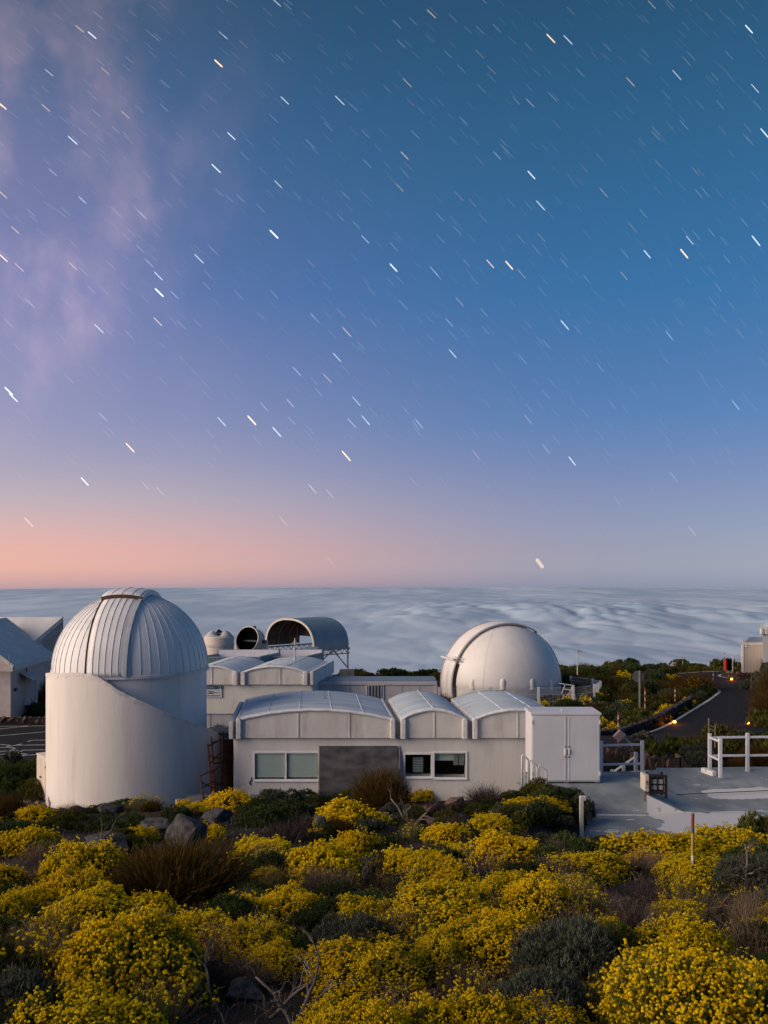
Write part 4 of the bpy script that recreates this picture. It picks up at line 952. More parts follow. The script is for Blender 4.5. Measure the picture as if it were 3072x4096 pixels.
# ------------------------------------------------------------------ big white cabinet
def big_cabinet():
    D = 29.0; x0, x1 = X(2126, D), X(2402, D); z0, z1 = ZT + .06, Z(2853, D); dp = 1.25
    t = thing('metal_cabinet', 'tall white metal cabinet with two closed doors on the terrace', 'cabinet', ((x0 + x1) / 2, D + .6, ZT))
    MB().box(x0, x1, D + .02, D + dp, z0, z1 - .05).build('body', METALW, t, bevel=.008)
    MB().box(x0 - .03, x1 + .03, D - .03, D + dp + .03, z1 - .05, z1 + .01).build('roof_lid', METALW, t, bevel=.008)
    xm = x0 + (x1 - x0) * .515
    for sgn, a, b in ((-1, x0 + .035, xm - .012), (1, xm + .012, x1 - .035)):
        d = MB().box(a, b, D - .012, D + .018, z0 + .05, z1 - .11).build('door', M('cabinet_door_white', (.62, .64, .68), .45, var=.035, scale=.9, stain=(.4, (.44, .44, .46), (1.5, 1.5, .3))), t, bevel=.006)
        e = xm + sgn * .06
        h = MB().box(e - .028, e + .028, D - .06, D - .01, z0 + .88, z0 + 1.06).build('handle', METALW, d, bevel=.012)
        for zz in (.80, 1.14): MB().tube([(e, D - .04, z0 + zz), (e, D - .005, z0 + zz)], .022, 10).build('lock', RUBBER, d)
        ex = a - .012 if sgn < 0 else b + .012
        for zz in (.2, z1 - z0 - .35): MB().box(ex - .022, ex + .022, D - .03, D + .01, z0 + zz, z0 + zz + .13).build('hinge', METALW, d, bevel=.004)
        MB().box(e - sgn * .004 - .012, e - sgn * .004 + .012, D - .02, D - .008, z0 + .06, z1 - .12).build('rod_cover', METALW, d)
    for x in (x0 + .1, x1 - .1, xm):
        MB().box(x - .06, x + .06, D + .05, D + .16, ZT - .01, z0 + .01).build('foot', CONC, t)
        MB().box(x - .06, x + .06, D + dp - .2, D + dp - .1, ZT - .01, z0 + .01).build('foot', CONC, t)
    MB().tube([(xm - .1, D + .4, z1), (xm - .1, D + .4, z1 + .09)], .015, 6).build('roof_stud', METALW, t)
big_cabinet()

# ------------------------------------------------------------------ railings
def railings():
    D = 27.6
    t = thing('stair_handrail', 'stepped white tube handrail beside the tall metal cabinet', 'handrail', tuple(at(2120, 3130, D)))
    RW = M('rail_white_warm', (.66, .64, .62), .45, var=.04)
    def hoop(x0, x1, r0, r1, low0, low1, mid=None):
        zz = .12
        a, b = at(x0, r0, D), at(x1, r1, D)
        pts = [at(x0, low0, D), Vector((a.x, a.y, a.z - .07)), Vector((a.x + .02, a.y, a.z - .01)), Vector((a.x + .07, a.y, a.z - .02)), Vector((b.x - .06, b.y, b.z + .02)), Vector((b.x - .015, b.y, b.z - .01)), Vector((b.x, b.y, b.z - .07)), at(x1, low1, D)]
        MB().tube(pts, .03, 10).build('hoop', RW, t, smooth='full')
        if mid: MB().tube([at(x0, mid[0], D), at(x1, mid[1], D)], .024, 8).build('mid_rail', RW, t, smooth='full')
    hoop(2088, 2113, 3019, 3036, 3150, 3160, (3080, 3096)); hoop(2117, 2149, 3041, 3063, 3160, 3165); hoop(2154, 2186, 3063, 3080, 3165, 3170)
    # rail on the terrace's far side, right of the cabinet
    PW = .09
    def rail(label, posts, rails, nm='terrace_railing', D=30.6):
        p0 = posts[0]; t = thing(nm, label, 'railing', tuple(at(p0[0], p0[2], p0[3] if len(p0) > 3 else D)))
        for p in posts:
            d = p[3] if len(p) > 3 else D; a = at(p[0], p[1], d); b = at(p[0], p[2], d)
            MB().box(a.x - PW / 2 - .01, a.x + PW / 2 + .01, d - PW / 2, d + PW / 2, b.z - .06, a.z).build('post', RAILW, t, bevel=.008)
        for r in rails:
            a = at(r[0], r[1], r[4] if len(r) > 4 else D); b = at(r[2], r[3], r[5] if len(r) > 4 else D); MB().bar(a, b, .05, .075).build('rail', RAILW, t, bevel=.008)
        return t
    rail('white two-rail railing beside the tall cabinet above the steps', [(2569, 2963, 3113), (2405, 2965, 3120)], [(2402, 2982, 2569, 2978), (2402, 3058, 2569, 3055)])
    rail('white sloping handrail going down the steps behind the terrace', [(2543, 3009, 3112, 31.1), (2495, 3062, 3114, 31.5), (2448, 3078, 3130, 32.0)], [(2543, 3026, 2448, 3092, 31.1, 32.0), (2543, 3090, 2505, 3118, 31.1, 31.5)], 'step_handrail')
    rail('white two-rail corner railing at the far edge of the terrace', [(2839, 2934, 3086, 30.3), (2881, 2951, 3103, 29.2), (2990, 2932, 3083, 30.3), (3136, 2930, 3083, 30.3)],
         [(2839, 2950, 3140, 2947, 30.3, 30.3), (2839, 3023, 3140, 3020, 30.3, 30.3), (2839, 2950, 2881, 2966, 30.3, 29.2), (2839, 3022, 2881, 3042, 30.3, 29.2)])
    # leaning pole with tilted panel
    D = 31.4; b = at(2541, 3010, D); t = thing('tilted_panel_lamp', 'tilted reddish panel on a leaning steel arm behind the railing', 'lamp', tuple(at(2541, 3110, D)))
    MB().tube([at(2541, 3110, D), at(2541, 3012, D)], .03, 8).build('pole', RAILW, t)
    MB().tube([at(2541, 3012, D), at(2520, 2975, D - .2), at(2497, 2950, D - .35)], .028, 8).build('arm', M('bare_steel', (.45, .44, .42), .35, metal=.6), t, smooth='full')
    c = at(2478, 2942, D - .4); MB().obox(c, (.34, .14, .27), (.6, -.3, .72), (.15, .95, .27), (-.78, .05, .62)).build('panel_box', M('pinkish_box', (.42, .30, .27), .6), t, bevel=.015)
    MB().tube([at(2500, 2948, D), at(2530, 2955, D + .3), at(2556, 2975, D + .5)], .014, 6).build('cable', RUBBER, t, smooth='full')
railings()

# ------------------------------------------------------------------ small things on and around the terrace
def small_things():
    # floodlight in its cage
    D = 25.75; zb = ZT + .50; a, b = X(2600, D), X(2664, D); zt = Z(3101, D); z0 = zb - .10
    t = thing('caged_floodlight', 'square floodlight in dark steel cage at the high end of the ramp', 'floodlight', ((a + b) / 2, D, zb))
    ST = M('brown_black_steel', (.028, .018, .014), .7, var=.3, scale=8)
    for x in (a, b):
        for y in (D, D + .40): MB().box(x - .035, x + .035, y - .025, y + .025, zb - (.02 if x == a else .14), zt).build('cage_post', ST, t)
    for z in (zt - .02, z0 + .12):
        MB().box(a, b, D - .03, D + .01, z - .03, z + .03).build('cage_bar', ST, t)
    MB().box(a + .04, b - .04, D + .06, D + .34, z0 + .14, zt - .04).build('lamp_body', M('lamp_dark', (.03, .03, .03), .6), t)
    LR = M('lamp_reflector', (.40, .42, .38), .3, var=.1, metal=.3)
    w = (b - a - .10) / 2; h = (zt - .1 - (z0 + .18)) / 2
    for i in (0, 1):
        for j in (0, 1):
            x = a + .05 + i * w; z = z0 + .17 + j * h
            MB().box(x + .02, x + w - .02, D + .045, D + .062, z + .02, z + h - .02).build('lamp_pane', LR, t, bevel=.006)
    MB().box(a + .03, b - .03, D + .03, D + .05, z0 + .155 + h, z0 + .185 + h).build('cage_bar', ST, t); MB().box((a + b) / 2 - .02, (a + b) / 2 + .02, D + .03, D + .05, z0 + .12, zt - .05).build('cage_bar', ST, t)
    bx = MB().box(a - .16, a - .04, D - .05, D + .42, z0 + .16, zt + .01).build('control_box', M('beige_box', (.52, .48, .41), .6, var=.05), t, bevel=.012)
    for z in (.28, .42): MB().box(a - .15, a - .05, D - .056, D - .05, z0 + z, z0 + z + .015).build('box_mark', RUBBER, bx)
    MB().box(a - .12, a - .07, D - .056, D - .05, z0 + .34, z0 + .48).build('box_mark', M('rust_mark', (.25, .13, .09), .8), bx)
    MB().tube([(a - .12, D + .1, z0 + .16), (a - .05, D - .03, z0 + .02), (a - .03, D, zb - .02)], .035, 8).build('red_foot', M('orange_rust', (.30, .09, .05), .7), t)
    MB().box(a - .16, a - .13, D - .02, D + .01, zb - .25, zb + .1).build('conduit', RUBBER, t)
    # pale bollard light
    p = gp(2326, 3354, ZT); t = thing('bollard_light', 'slim pale square post with small cap at the terrace corner', 'post', (p.x, p.y, ZT))
    zt = Z(3186, p.y); MB().box(p.x - .048, p.x + .048, p.y - .048, p.y + .048, ZT - .02, zt).build('post', M('post_cream', (.55, .54, .47), .6, var=.07, scale=5), t, bevel=.008)
    MB().box(p.x - .04, p.x + .115, p.y - .05, p.y + .07, zt - .10, zt + .012).build('cap', MATS['post_cream'], t, bevel=.012)
    MB().box(p.x + .04, p.x + .12, p.y - .06, p.y + .06, ZT - .01, ZT + .05).build('foot_bracket', CONC, t)
    # painted stakes in the foreground bushes
    RED, YEL, WH, GRN = M('stake_red', (.24, .05, .035), .7, var=.15), M('stake_yellow', (.40, .25, .06), .7, var=.15), M('stake_white', (.5, .46, .40), .8, var=.2, scale=6), M('stake_dark', (.09, .10, .06), .8)
    for px, r0, r1, lab in ((2770, 3255, 3440, 'tall wooden stake painted red yellow and white among bushes'), (2868, 3310, 3372, 'short wooden stake with red top among bushes by the terrace')):
        b = hit(px, r1 + (90 if r1 - r0 > 100 else 40)); D = b.y; t = thing('marker_stake', lab, 'stake', tuple(b)); hgt = Z(r0, D) - b.z
        segs = [(0, .62, WH), (.62, .70, GRN), (.70, .82, YEL), (.82, .90, GRN), (.90, 1.0, RED)] if r1 - r0 > 100 else [(0, .55, GRN), (.55, 1.0, RED)]
        if r1 - r0 > 100: segs = [(0, .40, WH), (.40, .72, YEL), (.72, .80, GRN), (.80, 1.0, RED)]
        for u, v, m in segs: MB().tube([b + Vector((0, 0, hgt * u - (.2 if u == 0 else 0))), b + Vector((.004, 0, hgt * v))], .020, 10).build('painted_band', m, t, smooth=True)
    # notice easel by the railing
    D = 33.0; t = thing('notice_easel', 'small dark notice board on wooden posts beyond the corner railing', 'notice board', tuple(at(2846, 2960, D)))
    WD = M('easel_wood', (.30, .22, .13), .8, var=.15, scale=8)
    for px, a_, b_ in ((2835, 2873, 2990), (2860, 2897, 2990)): MB().bar(at(px, a_, D), at(px, b_, D), .035).build('post', WD, t)
    q = [at(2836, 2878, D), at(2857, 2893, D), at(2857, 2918, D), at(2836, 2911, D)]; bd = MB().prism(q, (0, .02, 0)).build('board', M('board_dark', (.03, .035, .04), .5), t)
    MB().bar(at(2835, 2913, D - .02), at(2860, 2925, D - .02), .03).build('ledge', WD, t)
    for k in (0, 1): MB().prism([at(2841 + 9 * k, 2899 + 4 * k + 0, D - .004), at(2848 + 9 * k, 2904 + 4 * k, D - .004), at(2848 + 9 * k, 2908 + 4 * k, D - .004), at(2841 + 9 * k, 2903 + 4 * k, D - .004)], (0, .003, 0)).build('pale_text', GREYTRIM, bd)
    p = hit(2907, 2945); o = MB().tube([p - Vector((0, 0, .2)), p + Vector((0, 0, .45))], .022, 8).build('short_stake', WD, smooth=True); tag(o, 'short wooden stake with reddish tip beyond the corner railing', 'stake')
small_things()

# ------------------------------------------------------------------ road, parking and path
ROADZ = .03
def ribbon(pts, w, dz, name, parent, mat):
    P = [Vector(p) for p in pts]; Q = []
    for i in range(len(P) - 1):                                     # Catmull-Rom smoothing
        p0, p1, p2, p3 = P[max(i - 1, 0)], P[i], P[i + 1], P[min(i + 2, len(P) - 1)]
        for s in np.linspace(0, 1, 9)[:-1]:
            s = float(s); Q.append(.5 * ((2 * p1) + (p2 - p0) * s + (2 * p0 - 5 * p1 + 4 * p2 - p3) * s * s + (3 * p1 - p0 - 3 * p2 + p3) * s ** 3))
    Q.append(P[-1]); l, r = [], []
    for i, q in enumerate(Q):
        d = Q[min(i + 1, len(Q) - 1)] - Q[max(i - 1, 0)]; n = Vector((-d.y, d.x, 0)).normalized() * (w / 2)
        l.append(q + n + Vector((0, 0, dz))); r.append(q - n + Vector((0, 0, dz)))
    return MB().grid([l, r]).build(name, mat, parent)
ROADPOLY = []
def roads():
    pix = [(2395, 2965), (2526, 2953), (2620, 2925), (2684, 2896), (2762, 2848), (2831, 2806), (2873, 2775), (2878, 2762), (2855, 2748), (2800, 2722), (2740, 2700), (2700, 2694), (2720, 2688), (2890, 2683),
           (2884, 2706), (2940, 2716), (2990, 2718), (3200, 2718), (3200, 2800), (3090, 2880), (3060, 2925), (2960, 2955), (2850, 2965), (2640, 2985), (2400, 3005)]
    P = [gp(a, b, ROADZ) for a, b in pix]; ROADPOLY.extend([(p.x, p.y) for p in P])
    bm = bmesh.new(); f = bm.faces.new([bm.verts.new(p) for p in P]); bmesh.ops.triangulate(bm, faces=[f]); me = bpy.data.meshes.new('road'); bm.to_mesh(me); bm.free(); me.materials.append(ASPH)
    if me.polygons[0].normal.z < 0: me.flip_normals()
    o = bpy.data.objects.new('road', me); COL.objects.link(o); structure(o); o['_loc'] = (0, 0, 0)
    ribbon([gp(a, b, ROADZ) for a, b in [(2470, 2962), (2526, 2950), (2620, 2921), (2684, 2892), (2762, 2845), (2831, 2803), (2868, 2776), (2878, 2765), (2870, 2757)]], .17, .006, 'edge_line', o, LINE)
    ribbon([gp(a, b, ROADZ) for a, b in [(2712, 2694), (2800, 2688), (2888, 2685)]], .16, .006, 'edge_line', o, LINE)
    ribbon([gp(a, b, ROADZ) for a, b in [(2890, 2697), (2876, 2702), (2890, 2708), (2940, 2715), (3060, 2718)]], .18, .006, 'edge_line', o, LINE)
    # car park on the left
    zp = -.62; pk = [gp(a, b, zp) for a, b in [(-300, 2901), (260, 2901), (260, 3048), (100, 3062), (-300, 3070)]]
    q = MB().add(pk, [(0, 1, 2, 3, 4)]).build('car_park', ASPH, origin=(0, 0, 0)); structure(q)
    s = 400 / 1609.0
    for seg in [[(0, 625), (720, 618)], [(0, 668), (300, 637), (480, 622)], [(0, 778), (720, 714)], [(455, 868), (530, 848), (720, 848)], [(190, 945), (335, 912)], [(300, 930), (720, 924)], [(0, 918), (180, 932), (75, 967)], [(0, 970), (90, 962), (255, 982), (160, 1018)],
                [(0, 1030), (330, 1012), (720, 1003)], [(340, 1030), (235, 1060)], [(0, 1078), (235, 1058), (440, 1072), (310, 1105)], [(0, 1135), (310, 1103), (580, 1080)]]:
        P = [gp(a * s, 2750 + b * s, zp) for a, b in seg]
        for a, b in zip(P, P[1:]):
            d = (b - a).normalized(); n = Vector((-d.y, d.x, 0)) * .055
            MB().add([a - n - d * .05, b - n + d * .05, b + n + d * .05, a + n - d * .05], [(0, 1, 2, 3)]).build('bay_line', LINE, q)
    for o_ in q.children: o_.location.z = .006
    # reddish paved path by the cabinet: crazy paving
    zq = -.42; o = MB().add([gp(a, b, zq) for a, b in [(20, 3200), (60, 3172), (150, 3150), (230, 3150), (230, 3225), (150, 3222), (100, 3215)]], [tuple(range(7))]).build('path', M('path_joint', (.08, .06, .05), .9), origin=(0, 0, 0)); structure(o); o['_loc'] = (0, 0, 0)
    PV = M('paving_red', (.22, .14, .115), .9, col2=(.32, .215, .18), scale=3, orand=.15, bump=.3); rg = random.Random(4)
    u0 = gp(60, 3200, zq); u1 = gp(200, 3160, zq)
    for i in range(6):
        for j in range(5):
            cx = -13.4 + i * .5 + rg.uniform(-.08, .08) + (j % 2) * .2; cy = 32.4 + j * .48 + rg.uniform(-.06, .06); k = rg.randint(5, 7); r = .27
            MB().prism([(cx + r * rg.uniform(.8, 1.05) * math.cos(2 * math.pi * m / k + i), cy + r * rg.uniform(.8, 1.05) * math.sin(2 * math.pi * m / k + i), zq + .004) for m in range(k)], (0, 0, .02)).build('paving_stone', PV, o)
roads()

# ------------------------------------------------------------------ rocks and stone walls
def rock_mesh(name, seed, n=18, sub=2, rough=.09, flat=1.0):
    rg = np.random.default_rng(seed); p = rg.normal(size=(n, 3)); p /= np.linalg.norm(p, axis=1)[:, None]; p *= rg.uniform(.75, 1.05, (n, 1))
    bm = bmesh.new()
    for q in p: bm.verts.new(q)
    r = bmesh.ops.convex_hull(bm, input=bm.verts); 
    for v in [v for v in bm.verts if not v.link_faces]: bm.verts.remove(v)
    bmesh.ops.triangulate(bm, faces=bm.faces)
    if sub:
        bmesh.ops.bevel(bm, geom=list(bm.edges), offset=.06, segments=1, affect='EDGES', clamp_overlap=True)
        bmesh.ops.triangulate(bm, faces=bm.faces)
        for _ in range(sub - 1):
            bmesh.ops.subdivide_edges(bm, edges=list(bm.edges), cuts=1, use_grid_fill=True)
        for v in bm.verts:
            a = float(fbm(v.co.x * 2.3 + seed, v.co.y * 2.3 + v.co.z * 1.7, 3, seed)) - .5; v.co += v.co.normalized() * a * rough * 2.6
    me = bpy.data.meshes.new(name); bm.to_mesh(me); bm.free(); return me
STONES = []
for s in range(7):
    m_ = rock_mesh('stone', 50 + s, 14, 0); STONES.append(m_)
STONE_BY = {}
def stone_copy(mat, i):
    k = (mat.name, i % len(STONES))
    if k not in STONE_BY:
        m = STONES[i % len(STONES)].copy(); m.materials.append(mat); STONE_BY[k] = m
    return STONE_BY[k]
def stone_wall(label, path, h, mat, size, thick=.4, tall=1.0, seed=0):
    rg = random.Random(seed); P = [Vector(p) for p in path]; t = thing('stone_wall', label, 'wall', tuple(P[0]))
    core = MB(); k = 0
    for a, b in zip(P, P[1:]):
        d = (b - a).normalized(); L = (b - a).length; n = Vector((-d.y, d.x, 0))
        core.obox((a + b) / 2 + Vector((0, 0, h * .45)), (L, thick * .7, h * .85), d, n, (0, 0, 1))
        rows = max(1, round(h / (size * tall)))
        for r in range(rows):
            s = rg.uniform(0, size * .5)
            while s < L:
                w = size * rg.uniform(.7, 1.35); hh = h / rows * rg.uniform(.9, 1.25)
                o = bpy.data.objects.new('stone', stone_copy(mat, rg.randint(0, 6))); COL.objects.link(o); o.parent = t
                p = a + d * (s + w / 2) + Vector((0, 0, h / rows * (r + .5))) + n * rg.uniform(-.05, .05)
                o.location = p - P[0]; o.rotation_euler = (rg.uniform(-.15, .15), rg.uniform(-.2, .2), math.atan2(d.y, d.x) + rg.uniform(-.12, .12)); o.scale = (w * .56, thick * .58, hh * .55)
                s += w * .93; k += 1
    core.build('core', M('wall_core', (.02, .017, .015), .95), t)
    return t
stone_wall('dark dry stone wall along the inside of the curving road', [gp(2395, 2962, .0), gp(2480, 2952, 0), gp(2570, 2922, 0), gp(2640, 2888, 0), gp(2712, 2848, 0), gp(2760, 2818, 0)], .50, ROCKD, .30, seed=1)
stone_wall('reddish boulder retaining wall behind the terrace steps', [Vector((X(2428, 37), 37.0, .15)), Vector((X(2500, 36), 35.6, .15)), Vector((X(2560, 34.3), 34.2, .15)), Vector((X(2640, 33), 33.0, .35)), Vector((X(2730, 32.3), 32.3, .55))], .78, ROCKR, .34, .55, 2.2, 2)
stone_wall('small stone wall with red gate box at the far road bend', [gp(2893, 2708, .0), gp(2935, 2716, 0), gp(2956, 2718, 0), gp(3060, 2719, 0)], .55, ROCKR, .34, seed=3)
stone_wall('dark red stone wall along the back of the car park', [gp(-200, 2900, -.62), gp(90, 2900, -.62), gp(240, 2900, -.62)], .48, ROCKR, .42, seed=5)

# ------------------------------------------------------------------ poles, lamps and signs along the road
def road_furniture():
    RED, WH = M('pole_red', (.34, .045, .03), .6, var=.1), M('pole_white', (.58, .56, .52), .6, var=.08); DK = M('pole_dark', (.03, .028, .03), .6)
    spec = [(2364, 2786, 2845, 'shrubs by the mesh fence'), (2473, 2847, 2980, 'the railing beside the tall cabinet'), (2580, 2750, 2872, 'the back of the octagonal sign'), (2700, 2750, 2832, 'the end of the dark stone wall'), (2853, 2687, 2762, 'the white line at the road bend'),
            (2731, 2623, 2690, 'the ridge bushes beyond the road'), (2690, 2642, 2688, 'the small solar lamp on the ridge'), (2898, 2610, 2690, 'the red gate box'), (2952, 2617, 2690, 'the pale prefab store')]
    for px, r0, r1, near in spec:
        b = hit(px, r1); t = thing('snow_pole', 'red and white banded snow pole beside ' + near, 'pole', tuple(b), 'banded poles along the road'); D = b.y
        top = Z(r0, D); n = 9; h = top - b.z
        for k in range(n):
            m = (RED, WH)[k % 2] if r0 > 2640 else ((RED, WH, DK, WH)[k % 4])
            MB().tube([(b.x, b.y, b.z + h * k / n - (.2 if k == 0 else 0)), (b.x, b.y, b.z + h * (k + 1) / n)], .027, 8).build('band', m, t, smooth=True)
    # octagonal sign seen from the back
    b = hit(2557, 2860); D = b.y; t = thing('octagonal_sign', 'back of a grey octagonal road sign on a steel post', 'sign', tuple(b)); c = at(2552, 2706, D)
    GS = M('galvanised', (.16, .17, .17), .5, var=.1, metal=.4)
    MB().prism([(c.x + .34 * math.cos(R_(22.5 + 45 * k)), c.y - .03, c.z + .34 * math.sin(R_(22.5 + 45 * k))) for k in range(8)], (0, .02, 0)).build('plate', GS, t)
    MB().box(b.x - .04, b.x + .04, D - .09, D - .04, b.z - .2, c.z + .33).build('post', M('post_zinc', (.30, .29, .27), .5), t)
    for z in (-.15, .15): MB().box(c.x - .2, c.x + .2, D - .05, D - .03, c.z + z - .02, c.z + z + .02).build('bracket', GS, t)
    # lamp mast on the ridge
    D = 72.0; b = Vector((X(2310, D), D, float(ground(X(2310, D), D)))); t = thing('lamp_mast', 'thin pale lamp mast on the ridge against the clouds', 'lamp post', tuple(b)); top = Z(2603, D)
    MB().tube([b - Vector((0, 0, .2)), (b.x, b.y, top)], .055, 10, r1=.04).build('pole', M('mast_pale', (.5, .47, .4), .5), t, smooth=True)
    MB().box(b.x - .05, b.x + .28, D - .08, D + .08, top - .12, top + .02).build('lamp_head', M('mast_head', (.35, .33, .3), .5), t, bevel=.02); MB().tube([(b.x + .22, D - .1, top - .16), (b.x + .22, D - .1, top - .05)], .05, 8).build('sensor', GREYTRIM, t)
    # small solar lamp on the ridge
    b = hit(2703, 2690); D = b.y; t = thing('solar_lamp', 'small solar lamp with drooping white arm on the ridge', 'lamp', tuple(b))
    MB().tube([b - Vector((0, 0, .2)), b + Vector((0, 0, .9))], .03, 8).build('pole', GREYTRIM, t); MB().obox(b + Vector((.0, 0, .98)), (.5, .3, .06), (1, 0, -.35)).build('solar_panel', RUBBER, t)
    MB().tube([b + Vector((0, 0, .85)), b + Vector((-.35, 0, .75)), b + Vector((-.55, 0, .35))], .03, 6).build('arm', METALW, t)
    # red gate box on the small wall
    b = gp(2913, 2690, .45); D = 67.5; t = thing('gate_box', 'upright red and black gate barrier box on the stone wall', 'barrier box', (X(2913, D), D, .4))
    x = X(2913, D); z0, z1 = .35, Z(2639, D)
    MB().box(x - .10, x + .26, D, D + .4, z0, z1).build('body', BLACK, t); MB().box(x - .20, x - .101, D - .01, D + .4, z0, z1 - .03).build('red_side', M('signal_red', (.40, .02, .02), .5), t)
    MB().box(x + .30, x + .36, D, D + .06, z0 - .2, z1 + .35).build('post', METALW, t)
    # amber beacons
    for px, row, z, lab in ((2698, 2887, .12, 'lit amber road beacon beside the white edge line by the stone wall'), (2992, 2890, .14, 'lit amber road beacon in front of the brown bushes'), (2926, 2716, .12, 'lit amber road beacon at the foot of the far stone wall')):
        p = gp(px, row, z); t = thing('road_beacon', lab, 'beacon', (p.x, p.y, ROADZ))
        MB().lathe([(.12, 0), (.12, .03), (.07, .05)], (p.x, p.y, ROADZ), 12).build('base', RUBBER, t)
        MB().lathe([(.075, .05), (.075, .09), (.055, .13), (.0, .15)], (p.x, p.y, ROADZ), 14).build('lens', AMBER, t, smooth=True)
        l = bpy.data.lights.new('beacon_light', 'POINT'); l.energy = 9; l.color = (1, .30, .04); l.shadow_soft_size = .08; lo = bpy.data.objects.new('beacon_light', l); COL.objects.link(lo); lo.location = (0, 0, .22); lo.parent = t
    # striped flat plate by the right-hand beacon
    p = gp(3015, 2884, ROADZ); o = MB().prism([p + Vector((-.15, -.5, .01)), p + Vector((.55, -.65, .01)), p + Vector((.6, .9, .35)), p + Vector((.4, 1.0, .4))], (0, 0, .03)).build('marker_plate', M('marker_stripe', (.05, .06, .07), .7, col2=(.42, .43, .43), scale=5, fac=(.47, .53))); tag(o, 'sloping pale chequered marker plate behind the amber beacon', 'marker')
road_furniture()

# ------------------------------------------------------------------ buildings at the edges
def edge_buildings():
    # pale prefab store on the right; its side runs away to the right
    SK = lambda v: (v[0] + .43 * (v[1] - D), v[1], v[2])
    D = 68.0; x0, x1 = X(2968, D), X(3062, D); zt = Z(2570, D); t = thing('prefab_store', 'pale beige prefab store with flat roof at the road bend', 'building', ((x0 + x1) / 2, D + 1, -.2))
    PB = M('beige_panel', (.48, .43, .385), .7, var=.05, stretch=(8, 1, .2)); FR = M('pale_frame', (.56, .545, .51), .6)
    MB().box(x0 + .1, x1, D, D + 3, -.4, zt - .1, SK).build('wall', PB, t)
    for k in range(7): x = x0 + .15 + k * .25; MB().box(x, x + .015, D - .006, D + .01, -.3, zt - .2).build('panel_joint', GREYTRIM, t)
    MB().box(x0, x1, D - .04, D + 3.05, zt - .18, zt, SK).build('roof_frame', FR, t); MB().box(x0 - .0, x0 + .14, D - .05, D + .1, -.4, zt - .18).build('corner_post', FR, t)
    MB().prism([(x0 + .3, D + .1, zt), (x1, D + .1, zt), (x1 + 1.1, D + 2.6, zt + .18), (x0 + 1.6, D + 2.6, zt + .18)], (0, 0, .03)).build('roof_sheet', SHEETG, t); MB().lathe([(.0, -.08), (.09, 0), (.0, .08)], (x0 + .28, D - .08, zt - .3), 10).build('lamp', METALW, t)
    # white building at the right edge
    D = 66.0; x0 = X(3051, D); t = thing('edge_house', 'white house corner with ribbed cornice on stone footing beside the prefab store', 'building', (x0 + 2, D + 2, -.2)); zt = Z(2535, D)
    MB().box(x0, x0 + 5, D, D + 5, Z(2650, D), zt, SK).build('wall', PLASTER, t); MB().box(x0 - .06, x0 + 5, D - .06, D + 5, -.5, Z(2650, D), SK).build('stone_footing', ROCKR, t)
    MB().box(x0 - .18, x0 + 5, D - .15, D + 5.1, zt, zt + .42, SK).build('cornice', FASCIA, t, bevel=.03)
    for k in (0, .35): MB().box(x0 - .22 + k, x0 + k, D - .2, D + .02, zt - .03, zt + .40).build('cornice_block', FASCIA, t, bevel=.03)
    MB().prism([(x0, D - .1, zt + .42), (x0 + 5, D - .1, zt + .42), (x0 + 5, D - .1, zt + 1.0), (x0 + 2.4, D - .1, zt + 1.0)], (2.1, 5, 0)).build('roof', ROOF, t)
    # gabled building on the left
    t = thing('gabled_house', 'white cross-gabled building with steep grey roofs beyond the car park', 'building', (-22, 57, -.6))
    GR = M('grey_slab_roof', (.56, .57, .58), .8, var=.08, scale=1.2, bump=.2); GW = M('house_plaster', (.56, .49, .47), .85, var=.08, scale=2, bump=.3)
    # near wing: ridge runs away from the viewer; right slope seen
    e0, e1 = at(54, 2664, 52.0), at(166, 2648, 56.6); r0, r1 = at(-118, 2500, 52.6), at(94, 2488, 58.0)
    r0.z = r1.z = (r0.z + r1.z) / 2; e0.z = e1.z = (e0.z + e1.z) / 2
    dv = (e1 - e0); dv.z = 0; L = dv.length; dv.normalize(); nv = Vector((dv.y, -dv.x, 0))
    hw = 3.1; rg0 = e0 - nv * hw; rg0.z = r0.z; bk = dv * 7.0
    sl = MB().prism([e0, e0 + bk, rg0 + bk, rg0], (0, 0, .16)).build('roof_slope', GR, t); le = e0 - nv * (2 * hw); MB().prism([le, le + bk, rg0 + bk, rg0], (0, 0, .16)).build('roof_slope', GR, t)
    g0 = e0 + dv * .35 - nv * .3; g1 = le + dv * .35 + nv * .3; rr = rg0 + dv * .35
    w0 = g0 + Vector((0, 0, -.05)); 
    MB().prism([(g0.x, g0.y, -1.0), (g1.x, g1.y, -1.0), (g1.x, g1.y, g1.z + .0), (rr.x, rr.y, rr.z - .12), (g0.x, g0.y, g0.z)], dv * 6.4).build('wing_wall', GW, t)
    MB().bar(e0 + Vector((0, 0, -.08)) - dv * .05, le + Vector((0, 0, -.08)) - dv * .05, .14, .2).build('band', GW, t)
    MB().bar(e0 + Vector((0, 0, -.08)), e0 + bk + Vector((0, 0, -.08)), .12, .16).build('eave_board', FASCIA, t)
    MB().bar(e0 - dv * .02 + Vector((0, 0, .08)), rg0 - dv * .02 + Vector((0, 0, .08)), .12, .2).build('verge', FASCIA, t)
    # main range behind: ridge across the view
    a0, a1 = at(-260, 2478, 61.0), at(249, 2476, 59.6); a1.z = a0.z = (a0.z + a1.z) / 2
    bd = (a1 - a0).normalized(); bn = Vector((-bd.y, bd.x, 0)); hw2 = 2.6; ez = Z(2655, 57)
    f0, f1 = a0 - bn * hw2, a1 - bn * hw2; f0.z = f1.z = ez; h0, h1 = a0 + bn * hw2, a1 + bn * hw2; h0.z = h1.z = ez
    f1b = f1 - bd * 2.1; 
